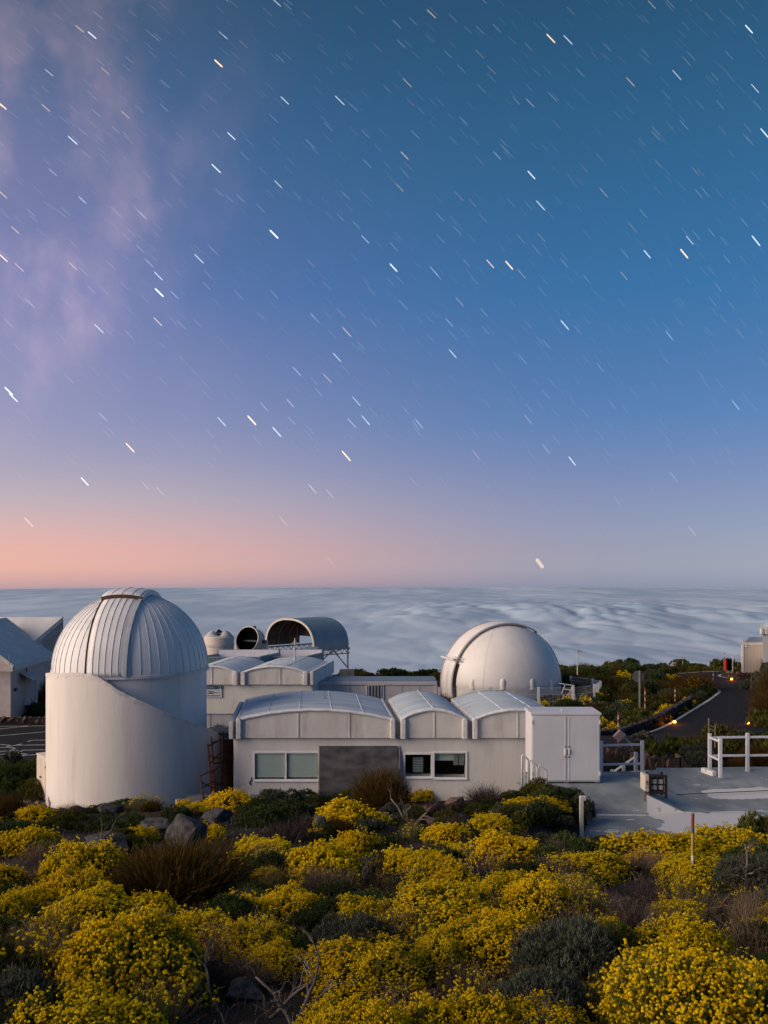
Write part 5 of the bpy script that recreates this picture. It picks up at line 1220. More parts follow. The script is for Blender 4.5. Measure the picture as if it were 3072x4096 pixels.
    MB().prism([f0, f1b, a1, a0], (0, 0, .16)).build('roof_slope', GR, t); MB().prism([h0, h1 - bd * 1.5, a1, a0], (0, 0, .16)).build('roof_slope', GR, t)
    gw = [f1b + bd * .02, h1 - bd * 1.5, a1 - Vector((0, 0, .02))]
    MB().add([tuple(v) for v in gw] , [(0, 1, 2)]).build('gable_end', GR, t, solid=.1)
    i0, i1 = f0 + bn * .25, f1b + bn * .25 - bd * .1; j1 = h1 - bd * 1.7
    MB().prism([(i0.x, i0.y, -1.0), (i1.x, i1.y, -1.0), (j1.x, j1.y, -1.0), (h0.x, h0.y, -1.0)], (0, 0, ez + 1.0)).build('range_wall', GW, t)
    MB().tube([a1 + Vector((.05, -.05, -.9)), a1 + Vector((.05, -.05, .22))], .03, 8).build('lightning_rod', RUBBER, t); 
    # lean-to canopy and door on the wing's shaded wall
    c0 = e0 + dv * 1.6 + nv * -.25; c1 = e0 + dv * 3.6 + nv * -.25
    u0 = Vector((c0.x, c0.y, Z(2694, c0.y))); u1 = Vector((c1.x, c1.y, Z(2690, c1.y))); l0 = u0 + nv * .75 + Vector((0, 0, -.42)); l1 = u1 + nv * .75 + Vector((0, 0, -.42))
    MB().prism([u0, u1, l1, l0], (0, 0, .08)).build('canopy', GW, t); MB().bar(Vector((c0.x, c0.y, -.3)) + nv * .06 + dv * 1.0, Vector((c0.x, c0.y, l0.z)) + nv * .06 + dv * 1.0, 1.3, .08, dv).build('door', METALW, t)
    for k, (a_, z_) in enumerate(((2.2, 0),)):
        p = e0 + dv * 2.7 - nv * .22; MB().tube([(p.x, p.y, e0.z - .1), (p.x, p.y, e0.z - .75)], .04, 8).build('downpipe', RUBBER, t)
    p = at(41, 2664, 51.9); MB().tube([p + Vector((0, -.1, .05)), p + Vector((0, -.1, .68))], .03, 8).build('vent_stub', GREYTRIM, t)
    MB().obox(e0 + dv * 1.0 - nv * .26 + Vector((0, 0, Z(2763, 52.5) - e0.z)), (.28, .12, .18), dv, nv).build('wall_box', RUBBER, t)
edge_buildings()

# ------------------------------------------------------------------ vegetation
def leaf_mat(name, cols, trans=.25, orand=.18, hue=.014):
    m = bpy.data.materials.new(name); m.use_nodes = True; nt = m.node_tree; nt.nodes.clear(); N = nt.nodes.new; L = nt.links.new
    out = N('ShaderNodeOutputMaterial'); mix = N('ShaderNodeMixShader'); df = N('ShaderNodeBsdfDiffuse'); tr = N('ShaderNodeBsdfTranslucent')
    a = N('ShaderNodeAttribute'); a.attribute_name = 'rnd'; rp = N('ShaderNodeValToRGB'); e = rp.color_ramp.elements
    while len(e) > 1: e.remove(e[-1])
    for i, c in enumerate(cols):
        el = e[0] if i == 0 else e.new(i / (len(cols) - 1)); el.position = i / max(1, len(cols) - 1); el.color = (*c, 1)
    L(a.outputs['Fac'], rp.inputs[0])
    oi = N('ShaderNodeObjectInfo'); hs = N('ShaderNodeHueSaturation'); mr = N('ShaderNodeMapRange'); mr.inputs['To Min'].default_value = 1 - orand; mr.inputs['To Max'].default_value = 1 + orand
    L(oi.outputs['Random'], mr.inputs['Value']); L(mr.outputs[0], hs.inputs['Value'])
    mr2 = N('ShaderNodeMapRange'); mr2.inputs['To Min'].default_value = .5 - hue; mr2.inputs['To Max'].default_value = .5 + hue
    ml = N('ShaderNodeMath'); ml.operation = 'FRACT'; m3 = N('ShaderNodeMath'); m3.operation = 'MULTIPLY'; m3.inputs[1].default_value = 7.3; L(oi.outputs['Random'], m3.inputs[0]); L(m3.outputs[0], ml.inputs[0]); L(ml.outputs[0], mr2.inputs['Value']); L(mr2.outputs[0], hs.inputs['Hue'])
    L(rp.outputs[0], hs.inputs['Color']); L(hs.outputs[0], df.inputs[0]); L(hs.outputs[0], tr.inputs[0])
    mix.inputs[0].default_value = trans; L(df.outputs[0], mix.inputs[1]); L(tr.outputs[0], mix.inputs[2]); L(mix.outputs[0], out.inputs[0])
    return m
FLOWER = leaf_mat('yellow_petals', [(.76, .53, .006), (.89, .68, .012), (.93, .77, .030)], .48, .08, .005)
STEM = leaf_mat('flower_stems', [(.075, .095, .016), (.135, .155, .028), (.21, .205, .052)], .35)
GREENL = leaf_mat('shrub_leaves', [(.026, .044, .016), (.052, .076, .026), (.10, .12, .042)], .2, .3)
OLIVEL = leaf_mat('olive_leaves', [(.050, .056, .014), (.095, .098, .024), (.16, .15, .042)], .25, .25)
BROOM = leaf_mat('broom_twigs', [(.036, .022, .007), (.078, .049, .014), (.135, .085, .025)], .15, .15)
DRYG = leaf_mat('dry_straw', [(.10, .072, .046), (.19, .135, .088), (.31, .23, .155)], .2, .2)
DRYP = leaf_mat('grey_purple_twigs', [(.030, .022, .022), (.065, .048, .047), (.12, .094, .088)], .15, .25)
GREYG = leaf_mat('silvery_leaves', [(.045, .055, .040), (.085, .095, .070), (.13, .135, .105)], .15, .2)

class Veg:
    """collects quads with a material slot and a random value each"""
    def __init__(s): s.V = []; s.Q = []; s.R = []; s.n = 0
    def quads(s, P, rnd):                                   # P (n,4,3)
        n = len(P); s.V.append(P.reshape(-1, 3)); s.Q.append(np.arange(n * 4).reshape(n, 4) + s.n); s.R.append(rnd); s.n += n * 4
    def ribbons(s, pts, w0, w1, rnd, rg):                   # pts (n,k,3)
        n, k, _ = pts.shape; d = pts[:, -1] - pts[:, 0]; side = np.cross(d, rg.normal(size=(n, 3))); side /= np.linalg.norm(side, axis=1)[:, None] + 1e-9
        for i in range(k - 1):
            wa = (w0 + (w1 - w0) * i / (k - 1)); wb = (w0 + (w1 - w0) * (i + 1) / (k - 1))
            P = np.stack([pts[:, i] - side * wa, pts[:, i] + side * wa, pts[:, i + 1] + side * wb, pts[:, i + 1] - side * wb], 1); s.quads(P, rnd)
    def mesh(s, name, mat):
        return raw_mesh(name, np.concatenate(s.V), np.concatenate(s.Q), [mat], rnd=np.concatenate(s.R))

def dome_points(n, R, H, rg, lumps=7, low=.05, flat=1.0):
    """points over a lumpy mound"""
    u = rg.uniform(low, 1, n) ** .9; th = rg.uniform(0, 2 * np.pi, n); c = np.sqrt(np.maximum(0, 1 - u * u))
    d = np.stack([c * np.cos(th), c * np.sin(th), u], -1)
    k = np.ones(n)
    for _ in range(lumps):
        q = rg.normal(size=3); q[2] = abs(q[2]) * .8; q /= np.linalg.norm(q); k += rg.uniform(-.10, .22) * np.exp(-((1 - d @ q) / .10))
    return d * np.array([R, R, H]) * k[:, None], d

def flower_bush(R, H, nh, nf, hr, fs, seed, nl=4, bare=.25):
    """upright stems fanning out of an irregular cushion, a cluster of florets on each tip"""
    rg = np.random.default_rng(seed); th = rg.uniform(0, 2 * np.pi, nh); q = np.sqrt(rg.random(nh))
    out = 1 + sum(rg.uniform(.05, .17) * np.cos(k * th + rg.uniform(0, 6.28)) for k in (1, 2, 3, 5))
    hgt = 1 + sum(rg.uniform(.05, .13) * np.cos(k * th + rg.uniform(0, 6.28)) * q for k in (1, 2, 3, 4))
    rr = q * R * out * rg.uniform(.92, 1.06, nh); tip = np.stack([rr * np.cos(th), rr * np.sin(th), H * hgt * (1 - .80 * q ** 2.6)], -1)
    lum = fbm(tip[:, 0] / R * 2.6 + seed, tip[:, 1] / R * 2.6, 3, seed) - .5; tip[:, 2] *= (1 + .75 * lum) * rg.uniform(.80, 1.06, nh)
    tip[:, 2] += (rg.random(nh) < .14) * rg.uniform(.02, .14, nh); tip[:, 2] = np.maximum(tip[:, 2], .03)
    # heads gathered in sprays of four
    gi = (np.arange(nh) // 4) * 4; off = rg.normal(0, 1, (nh, 3)) * np.array([.026, .026, .020]); tip = tip[gi] * (R * .97 / R) + off; th, q = th[gi], q[gi]; tip[:, 2] = np.maximum(tip[:, 2], .03)
    base = tip * np.array([.62, .62, 0]) + np.stack([rg.normal(0, R * .04, nh), rg.normal(0, R * .04, nh), np.full(nh, -.04)], -1)
    lean = np.stack([np.cos(th), np.sin(th), np.zeros(nh)], -1) * (q * R * .05)[:, None]
    mid = base * .5 + tip * .5 + lean + rg.normal(0, .010, (nh, 3)); p = tip
    f = Veg(); f.ribbons(np.stack([base, mid, p], 1), .0042, .0026, rg.uniform(0, .8, nh), rg)
    m = nh * nl; si = np.repeat(np.arange(nh), nl); t = rg.uniform(.30, .96, m)[:, None]
    a = np.where(t < .5, base[si] + (mid[si] - base[si]) * (t / .5), mid[si] + (p[si] - mid[si]) * ((t - .5) / .5))
    dr = (p[si] - mid[si]); dr /= np.linalg.norm(dr, axis=1)[:, None] + 1e-9; dr = dr * .8 + rg.normal(0, .42, (m, 3)); dr /= np.linalg.norm(dr, axis=1)[:, None]
    ln = rg.uniform(.03, .075, m)[:, None]; f.ribbons(np.stack([a, a + dr * ln], 1), .0048, .0012, rg.uniform(.1, 1, m), rg)
    # patches without flowers, fewer heads low on the flanks
    pat = fbm(tip[:, 0] / R * 1.7 + 7 + seed, tip[:, 1] / R * 1.7, 2, seed + 5); keep = (rg.random(nh) > (.62 - pat) * 4 * bare) & (rg.random(nh) > (q - .72).clip(0, 1) * 1.6)
    hp = p[keep]; n = len(hp); hd = hp - mid[keep]; hd /= np.linalg.norm(hd, axis=1)[:, None] + 1e-9; hd[:, 2] += .5; hd /= np.linalg.norm(hd, axis=1)[:, None]
    hsz = rg.uniform(.60, 1.25, n) * hr
    g = Veg(); idx = np.repeat(np.arange(n), nf); k = len(idx)
    w = rg.normal(size=(k, 3)); w /= np.linalg.norm(w, axis=1)[:, None]; dn = (w * hd[idx]).sum(1); w -= hd[idx] * np.minimum(dn, 0)[:, None] * 1.5
    c = hp[idx] + w * (hsz[idx] * rg.uniform(.40, 1.0, k))[:, None] + hd[idx] * (hsz[idx] * .3)[:, None]
    nm = w + hd[idx] * .4 + rg.normal(0, .3, (k, 3)); e1 = np.cross(nm, rg.normal(size=(k, 3))); e1 /= np.linalg.norm(e1, axis=1)[:, None] + 1e-9; e2 = np.cross(nm, e1); e2 /= np.linalg.norm(e2, axis=1)[:, None] + 1e-9
    s = (rg.uniform(.7, 1.25, k) * fs)[:, None]; tone = np.clip(rg.normal(.5, .22, n)[idx] + rg.normal(0, .15, k), 0, 1)
    g.quads(np.stack([c - e1 * s, c - e2 * s, c + e1 * s, c + e2 * s], 1), tone)
    return [('foliage', f.mesh('flower_foliage', STEM)), ('flowers', g.mesh('flower_heads', FLOWER))]

def leafy_shrub(R, H, ns, seed, mat, nb=6, ll=.045, lw=.008, clumps=16):
    rg = np.random.default_rng(seed); f = Veg(); cc, cd = dome_points(clumps, R * .72, H * .70, rg, 5, .05)
    cr = rg.uniform(.26, .46, clumps) * R; per = ns // clumps; P, D = [], []
    for i in range(clumps):
        d = rg.normal(size=(per, 3)); d[:, 2] = np.abs(d[:, 2]) * 1.1 - .25; d /= np.linalg.norm(d, axis=1)[:, None]
        P.append(cc[i] + d * cr[i] * rg.uniform(.80, 1.06, (per, 1)) * np.array([1, 1, min(1.2, H / R * 1.1)])); D.append(d * .7 + np.array([0, 0, .75]))
    P = np.concatenate(P); D = np.concatenate(D); ok = P[:, 2] > -.03; P, D = P[ok], D[ok]; D /= np.linalg.norm(D, axis=1)[:, None]
    n = len(P); idx = np.repeat(np.arange(n), nb); k = len(idx); tone = np.clip(rg.normal(.45, .2, n)[idx] + rg.normal(0, .16, k), 0, 1)
    dr = D[idx] + rg.normal(0, .42, (k, 3)); dr /= np.linalg.norm(dr, axis=1)[:, None]; a = P[idx] + rg.normal(0, .012, (k, 3)); l = rg.uniform(.6, 1.3, k)[:, None] * ll
    f.ribbons(np.stack([a, a + dr * l * .55, a + dr * l], 1), lw, lw * .35, tone, rg)
    st = Veg(); m = max(30, n // 12); j = rg.integers(0, n, m); b0 = P[j] * np.array([.15, .15, 0]) + np.array([0, 0, -.05]); st.ribbons(np.stack([b0, b0 * .5 + P[j] * .5 + rg.normal(0, .02, (m, 3)), P[j]], 1), .007, .003, rg.uniform(0, 1, m), rg)
    return [('foliage', f.mesh('shrub_foliage', mat)), ('stems', st.mesh('shrub_stems', DRYP))]

def wispy(R, H, n, seed, mat, w=.003, spread=.55, curl=.1, k=4, up=.6):
    rg = np.random.default_rng(seed); p, d = dome_points(n, R, H, rg, 6, .02); p *= rg.uniform(.55, 1.08, (n, 1))
    b = p * np.array([spread, spread, 0]) * rg.uniform(.3, 1, (n, 1)) + np.array([0, 0, -.04]); t = np.linspace(0, 1, k)[None, :, None]
    pts = b[:, None] * (1 - t) + p[:, None] * t
    pts[:, 1:-1, 2] += (H * .10 * up); pts[:, 1:] += rg.normal(0, curl * R * .35, (n, k - 1, 3)) * np.linspace(.3, 1, k - 1)[None, :, None]
    f = Veg(); f.ribbons(pts, w, w * .45, rg.uniform(0, 1, n), rg); return f, pts, rg
def broom_bush(R, H, n, seed):
    f, pts, rg = wispy(R, H, n, seed, BROOM, .0032, .62, .10, 4, .45)
    tip = pts[:, -1]; m = n * 2; i = rg.integers(0, n, m); t = rg.uniform(.45, 1, m)[:, None]; a = pts[i, 1] * (1 - t) + tip[i] * t; d = tip[i] - pts[i, 1]; d /= np.linalg.norm(d, axis=1)[:, None]; d = d + rg.normal(0, .22, (m, 3))
    f.ribbons(np.stack([a, a + d * rg.uniform(.05, .14, m)[:, None]], 1), .0035, .0018, rg.uniform(.2, 1, m), rg)
    return [('twigs', f.mesh('broom_twigs', BROOM))]
def dry_bush(R, H, n, seed, mat, curl=.22, w=.0035):
    f, pts, rg = wispy(R, H, n, seed, mat, w, .6, curl, 5, .5); return [('stalks', f.mesh('dry_stalks', mat))]
def mixed_dry_flower(R, H, seed):                           # straw with a few flower heads
    a = dry_bush(R, H * .95, 520, seed, DRYG); b = flower_bush(R * .95, H, 170, 9, .024, .0095, seed + 1, 2, .5); return a + b

LIB = {}
def lib(kind, lod, i):
    key = (kind, lod, i)
    if key in LIB: return LIB[key]
    s = hash((len(kind) * 31 + ord(kind[0]) * 7 + ord(kind[-1]), i)) % 9999 + 100 * {'near': 1, 'mid': 2, 'far': 3}[lod]
    if kind == 'flower':
        r = {('near', 0): (.95, .62, 5200, 10, .0168, .0098), ('near', 1): (.95, .56, 4600, 10, .0174, .0100), ('near', 2): (.95, .66, 5600, 10, .0164, .0096),
             ('mid', 0): (.65, .44, 2500, 8, .018, .0128), ('mid', 1): (.65, .40, 2100, 8, .018, .0128), ('mid', 2): (.65, .47, 2600, 8, .018, .0128), ('far', 0): (.8, .5, 340, 5, .05, .026), ('far', 1): (.8, .45, 280, 5, .05, .026)}[(lod, i)]
        parts = flower_bush(*r, s, 5 if lod == 'near' else 3 if lod == 'mid' else 2); nom = r[:2]
    elif kind in ('green', 'olive', 'silver'):
        mat = {'green': GREENL, 'olive': OLIVEL, 'silver': GREYG}[kind]
        if lod == 'far': parts = leafy_shrub(.8, .55, 620, s, mat, 5, .10, .024, 13)
        elif lod == 'mid': parts = leafy_shrub(.8, .50, 1500, s, mat, 6, .055, .011)
        else: parts = leafy_shrub(.8, .50, 2600, s, mat, 6, .042, .0065, 20)
        nom = (.8, .5)
    elif kind == 'broom': parts = broom_bush(.8, .75, 5200 if lod != 'far' else 1500, s); nom = (.8, .75)
    elif kind == 'straw': parts = dry_bush(.6, .42, 620, s, DRYG); nom = (.6, .42)
    elif kind == 'purple': parts = dry_bush(.6, .36, 900, s, DRYP, .30, .0038); nom = (.6, .36)
    elif kind == 'strawflower': parts = mixed_dry_flower(.65, .48, s); nom = (.65, .48)
    LIB[key] = (parts, nom); return LIB[key]

NAMES = {'flower': 'flowering_bush', 'green': 'green_shrub', 'olive': 'olive_shrub', 'silver': 'silvery_shrub', 'broom': 'broom_bush', 'straw': 'dry_grass_clump', 'purple': 'dry_shrub', 'strawflower': 'dry_flowering_bush'}
NVAR = {'flower': {'near': 3, 'mid': 3, 'far': 2}, 'green': {'near': 3, 'mid': 3, 'far': 3}, 'olive': {'near': 2, 'mid': 2, 'far': 3}}
VR = random.Random(11)
LAND = []
def landmark(name, px, py, D=None):
    p = hit(px, py) if D is None else at(px, py, D); LAND.append((name, p.x, p.y))
for nm_, a_, b_ in (('the biggest pale boulder', 740, 3400), ('the broad dark boulder', 430, 3425), ('the big brown broom', 690, 3640), ('the upright grey rock slab', 1282, 3350), ('the twisted grey root', 1790, 3530), ('the bent dead stump', 1460, 3545), ('the forked dead branch', 1660, 3300),
                    ('the tall painted stake', 2770, 3460), ('the pale fallen branches', 1060, 4090), ('the slim bollard light', 2326, 3380), ('the peaked boulder', 1815, 3190), ('the concrete ledge', 1000, 3215), ('the vent pipe', 712, 3225), ('the reddish path', 100, 3195), ('the round broom', 1535, 3255), ('the dead twig pile', 2560, 3600),
                    ('the arching dead branch', 3030, 3560), ('the shaded rock hollow', 1600, 3850), ('the reddish boulder', 1918, 3275), ('the stair handrail', 2120, 3150), ('the car park', 90, 3070), ('the octagonal sign', 2557, 2860), ('the dark roadside wall', 2640, 2905), ('the road bend', 2878, 2765), ('the dome fence', 2330, 2790),
                    ('the solar lamp', 2703, 2690), ('the lamp mast', 2310, 2680), ('the gate box', 2913, 2700), ('the corner railing', 2860, 3080), ('the terrace steps', 2500, 3090), ('the notice easel', 2846, 2970), ('the verge beacon', 2992, 2890), ('the gabled house', 120, 2790), ('the prefab cabin', 1500, 2700), ('the pale prefab store', 2980, 2690), ('the low brown rock', 1604, 3570), ('the switch cabinet', 165, 3225)):
    landmark(nm_, a_, b_)
def area(p):
    n, x, y = min(LAND, key=lambda l: (l[1] - p.x) ** 2 + (l[2] - p.y) ** 2); dx, dy = p.x - x, p.y - y
    return ('close beside ' if math.hypot(dx, dy) < .7 else 'uphill of ' if dy < -abs(dx) else 'downhill of ' if dy > abs(dx) else 'on the terrace side of ' if dx > 0 and p.y < 31 else 'on the tower side of ' if p.y < 31 else 'near ') + n
DESC = {'flower': 'rounded yellow flowering bush', 'green': 'low dark green leafy shrub', 'olive': 'olive green leafy shrub', 'silver': 'silvery grey-green shrub', 'broom': 'brown twiggy broom bush', 'straw': 'clump of dry tan straw grass', 'purple': 'dry purplish-grey twig shrub', 'strawflower': 'half-dry straw bush with few yellow flowers'}
CATS = {'flower': 'bush', 'green': 'shrub', 'olive': 'shrub', 'silver': 'shrub', 'broom': 'bush', 'straw': 'grass', 'purple': 'shrub', 'strawflower': 'bush'}
def plant(kind, p, w, h, label=None, lod=None, group=None):
    D = p.y; lod = lod or ('near' if D < 12.5 else 'mid' if D < 36 else 'far')
    i = VR.randrange(NVAR.get(kind, {}).get(lod, 2)); parts, (nr, nh) = lib(kind, lod, i)
    q_ = h / w; sz_ = 'small' if w < .75 else 'broad' if w > 1.35 else ''
    if label is None: label = (sz_ + ' ' + ('tall ' if q_ > .75 else 'flat ' if q_ < .38 else '') + DESC[kind] + ' ' + area(p)).strip().replace('  ', ' ').replace('flat rounded', 'flat spreading').replace('flat low', 'flat'); group = label
    while len(label.replace('-', ' ').split()) > 15 and ' leafy' in label: label = label.replace(' leafy', ''); group = label
    if len(label.replace('-', ' ').split()) > 15: label = label.replace('rounded ', '').replace('clump of ', '').replace('with few yellow flowers', 'dotted yellow').replace('close ', ''); group = label
    t = thing(NAMES[kind], label, CATS[kind], tuple(p), group)
    t.rotation_euler = (VR.uniform(-.06, .06), VR.uniform(-.06, .06), VR.uniform(0, 6.28)); sx = w / 2 / nr
    t.scale = (sx * VR.uniform(.93, 1.07), sx * VR.uniform(.93, 1.07), h / nh)
    for nm, me in parts:
        o = bpy.data.objects.new(nm, me); COL.objects.link(o); o.parent = t; o['kind'] = 'stuff'
    return t

# foreground plants: kind, left, right, top, bottom rows in the photograph
FG = [('flower', 70, 200, 3235, 3288), ('flower', -20, 200, 3325, 3445), ('strawflower', 199, 335, 3345, 3440), ('flower', 190, 470, 3431, 3560), ('flower', 495, 612, 3315, 3385), ('flower', 790, 900, 3292, 3385),
      ('flower', 925, 1150, 3371, 3460), ('flower', 1008, 1130, 3464, 3560), ('strawflower', 500, 665, 3180, 3250), ('flower', 748, 825, 3212, 3265), ('flower', 832, 1018, 3178, 3272), ('flower', 1020, 1090, 3200, 3248),
      ('flower', -40, 95, 3480, 3650), ('flower', 30, 268, 3563, 3690), ('flower', 195, 555, 3590, 3750), ('flower', 200, 755, 3716, 4060), ('flower', 655, 920, 3630, 3830), ('flower', 830, 1100, 3570, 3760), ('flower', 1030, 1290, 3556, 3740), ('flower', 880, 1150, 3700, 3880), ('flower', -120, 125, 3880, 4130),
      ('flower', 15, 565, 3968, 4330), ('flower', 600, 720, 4070, 4260), ('flower', 1290, 1506, 3219, 3335), ('flower', 1143, 1440, 3368, 3550), ('flower', 1336, 1492, 3323, 3440), ('flower', 1488, 1732, 3394, 3550),
      ('strawflower', 1568, 1718, 3292, 3385), ('flower', 1712, 1858, 3292, 3385), ('flower', 1886, 2036, 3268, 3345), ('flower', 1640, 1732, 3156, 3205), ('flower', 1748, 1897, 3368, 3480), ('flower', 1893, 2130, 3331, 3490),
      ('flower', 1928, 2132, 3457, 3630), ('strawflower', 1420, 1566, 3550, 3630), ('flower', 1275, 1575, 3590, 3800), ('flower', 1560, 2000, 3583, 3790), ('flower', 1830, 2200, 3703, 3900), ('flower', 1250, 1670, 3795, 4010),
      ('flower', 1262, 1670, 3930, 4300), ('flower', 1645, 2090, 3950, 4300), ('flower', 1000, 1195, 3703, 3905), ('flower', 2030, 2114, 3199, 3305), ('flower', 2058, 2252, 3190, 3262), ('flower', 1995, 2044, 3268, 3330),
      ('strawflower', 2048, 2120, 3278, 3345), ('flower', 1998, 2158, 3332, 3475), ('flower', 2205, 2492, 3423, 3545), ('flower', 2418, 2518, 3362, 3420), ('flower', 2495, 2778, 3342, 3475), ('flower', 2772, 3090, 3339, 3475),
      ('flower', 2688, 2908, 3426, 3560), ('strawflower', 2172, 2492, 3558, 3690), ('flower', 2642, 2812, 3581, 3710), ('strawflower', 2930, 3120, 3478, 3680), ('flower', 2180, 2370, 3678, 3850), ('flower', 2575, 2910, 3704, 3880),
      ('flower', 2555, 3180, 3780, 4230), ('flower', 2000, 2330, 3923, 4230), ('flower', 2450, 2655, 3904, 4030), ('olive', 2935, 3110, 3275, 3425), ('flower', 3020, 3200, 3560, 3740), ('strawflower', 2900, 3120, 3640, 3790),
      ('flower', 2056, 2190, 3116, 3180), 
      ('olive', 186, 360, 3255, 3322), ('green', -30, 85, 3165, 3262), ('green', 371, 640, 3222, 3265), ('green', 385, 590, 3262, 3335), ('green', 926, 1165, 3245, 3315), ('green', -20, 170, 3292, 3360), ('green', 950, 1155, 3425, 3520),
      ('green', 255, 415, 3563, 3640), ('silver', -20, 250, 3650, 3735), ('green', 80, 216, 3829, 3945), ('green', 1000, 1282, 3222, 3325), ('green', 1150, 1282, 3166, 3225), ('green', 1475, 1635, 3338, 3405), ('green', 1938, 2056, 3106, 3170),
      ('olive', 1958, 2038, 3219, 3275), ('green', 2145, 2445, 3368, 3492), ('olive', 2350, 2480, 3352, 3410), ('green', 2158, 2416, 3455, 3555), ('green', 2240, 2508, 3740, 3935), ('green', 2048, 2240, 3145, 3215),
      ('olive', 2120, 2300, 3258, 3320), ('green', 2000, 2100, 3225, 3290), ('green', 640, 760, 3225, 3300), ('green', 1180, 1260, 3440, 3520), ('green', 330, 420, 3225, 3262), ('olive', 340, 460, 3290, 3340),
      ('broom', 395, 975, 3365, 3670), ('broom', 1418, 1655, 3070, 3262), ('broom', -40, 100, 3185, 3300),
      ('purple', 1256, 1430, 3150, 3212), ('purple', 1000, 1270, 3300, 3385), ('purple', 1850, 2040, 3140, 3225), ('silver', 1420, 1548, 3278, 3345), ('purple', 2050, 2200, 3560, 3700), ('silver', 2110, 2295, 3240, 3330), ('straw', -10, 190, 3703, 3850),
      ('straw', 55, 195, 3457, 3560), ('purple', 615, 820, 3225, 3280), ('straw', 2575, 2715, 3400, 3505), ('straw', 2900, 3090, 3540, 3740), ('straw', 1565, 1720, 3670, 3780), ('straw', 1890, 2064, 3392, 3500), ('purple', 2000, 2360, 3810, 3970),
      ('straw', 2485, 2720, 3965, 4150), ('purple', 240, 380, 3225, 3275), ('straw', 205, 420, 3880, 4010), ('straw', 1180, 1420, 3470, 3590), ('purple', 1230, 1420, 3500, 3600), ('straw', 1900, 2100, 3560, 3680), ('straw', 700, 1010, 3700, 3880),
      ('purple', 2460, 2720, 3530, 3640), ('purple', 2440, 2660, 3620, 3740), ('straw', 60, 200, 3900, 4020), ('purple', 700, 1010, 3880, 4020), ('purple', 1640, 1860, 3760, 3900), ('purple', 1700, 1960, 3850, 3990), ('straw', 2350, 2560, 3870, 3990), ('straw', 1980, 2180, 3860, 3960)]
LABELS_FG = {('broom', 395): 'big brown twiggy broom bush in front of the pale boulder', ('broom', 1418): 'round brown broom bush in front of the dark board cover', ('broom', -40): 'dark broom bush beside the reddish path', ('olive', 186): 'bright olive tuft of upright stems near the round tower',
             ('flower', 832): 'bright yellow bush covering the concrete ledge by the rusty frames', ('flower', 1640): 'small yellow bush between the broom and the wall boulder', ('flower', 655): 'yellow bush at the tower end of the long flowering drift', ('flower', 1030): 'yellow bush at the terrace end of the long flowering drift', ('purple', 1256): 'purple heather-like shrub at the foot of the dark board cover',
             ('flower', 2058): 'yellow flowering bush at the corner by the bollard light', ('flower', 2495): 'yellow flowering bush along the terrace edge beside the tall stake', ('flower', 2772): 'broad yellow bush behind the short red-topped stake'}
def bank_shrubs():
    for x, y, k, w, h in ((4.1, 23.4, 'green', 1.0, .55), (5.25, 24.6, 'silver', 1.0, .60), (5.3, 25.6, 'green', 1.0, .50), (5.1, 26.5, 'green', 1.0, .42), (4.7, 27.2, 'green', .9, .32), (4.4, 24.6, 'green', 1.1, .50), (4.4, 25.7, 'olive', 1.0, .55), (3.9, 27.6, 'olive', .8, .30), (3.7, 22.5, 'green', .9, .5)):
        plant(k, Vector((x, y, float(ground(x, y)) - .04)), w, h)
def place_fg():
    for k, x0, x1, y0, y1 in FG:
        p = hit((x0 + x1) / 2, y1 - min(18, (y1 - y0) * .12)); D = p.y; w = (x1 - x0) / F * D * 1.04
        # bush stands so far in front that its near edge is at the lower row: move its centre back by its radius
        rad = w * .33; c = Vector((p.x * (D + rad) / D, D + rad, 0)); c.z = float(ground(c.x, c.y)) - .02
        if D > 27.5: c = p.copy(); c.z = float(ground(c.x, c.y)) - .02
        h = max(.16, Z(y0, c.y) - c.z); w = (x1 - x0) / F * c.y * 1.03
        h = min(h, w * (.46 if k in ('flower', 'strawflower') else 1.05), (.60 if k in ('flower', 'strawflower') else 1.25) if k != 'broom' else 1.6)
        if k == 'flower': w *= 1.36
        if k == 'broom': h *= .95
        lb = LABELS_FG.get((k, x0)); plant(k, c, w, h, lb)
place_fg(); bank_shrubs()

# filler plants between the listed ones (small, low)
def place_filler():
    rg = random.Random(3); n = 0
    for _ in range(150):
        y = rg.uniform(6.5, 28.5); x = rg.uniform(-.47, .47) * y
        if x > 5.6 and y > 21.5 or (x > 4 and y > 26) or (abs(x + 9.1) < 3.8 and y > 28.8): continue
        z = float(ground(x, y)); k = rg.choice(['green', 'purple', 'straw', 'green', 'purple', 'silver', 'straw', 'flower', 'olive']); w = rg.uniform(.35, .8)
        plant(k, Vector((x, y, z - .03)), w, w * rg.uniform(.35, .5))
place_filler()
def place_more_flowers():
    rg = random.Random(31); pts = []
    for _ in range(600):
        px, py = rg.uniform(-60, 3130), rg.uniform(3470, 4200); p = hit(px, py); w = rg.uniform(.55, 1.05)
        if len(pts) >= 70 or any((p.x - q[0]) ** 2 + (p.y - q[1]) ** 2 < (.42 * (w + q[2])) ** 2 for q in pts): continue
        if 400 < px < 960 and py < 3700 or 680 < px < 1260 and py > 3880 or 2440 < px < 2720 and 3500 < py < 3800: continue
        pts.append((p.x, p.y, w)); plant(rg.choice(['flower', 'flower', 'flower', 'strawflower', 'silver', 'green', 'straw', 'straw']), p - Vector((0, 0, .03)), w, w * rg.uniform(.34, .48))
place_more_flowers()
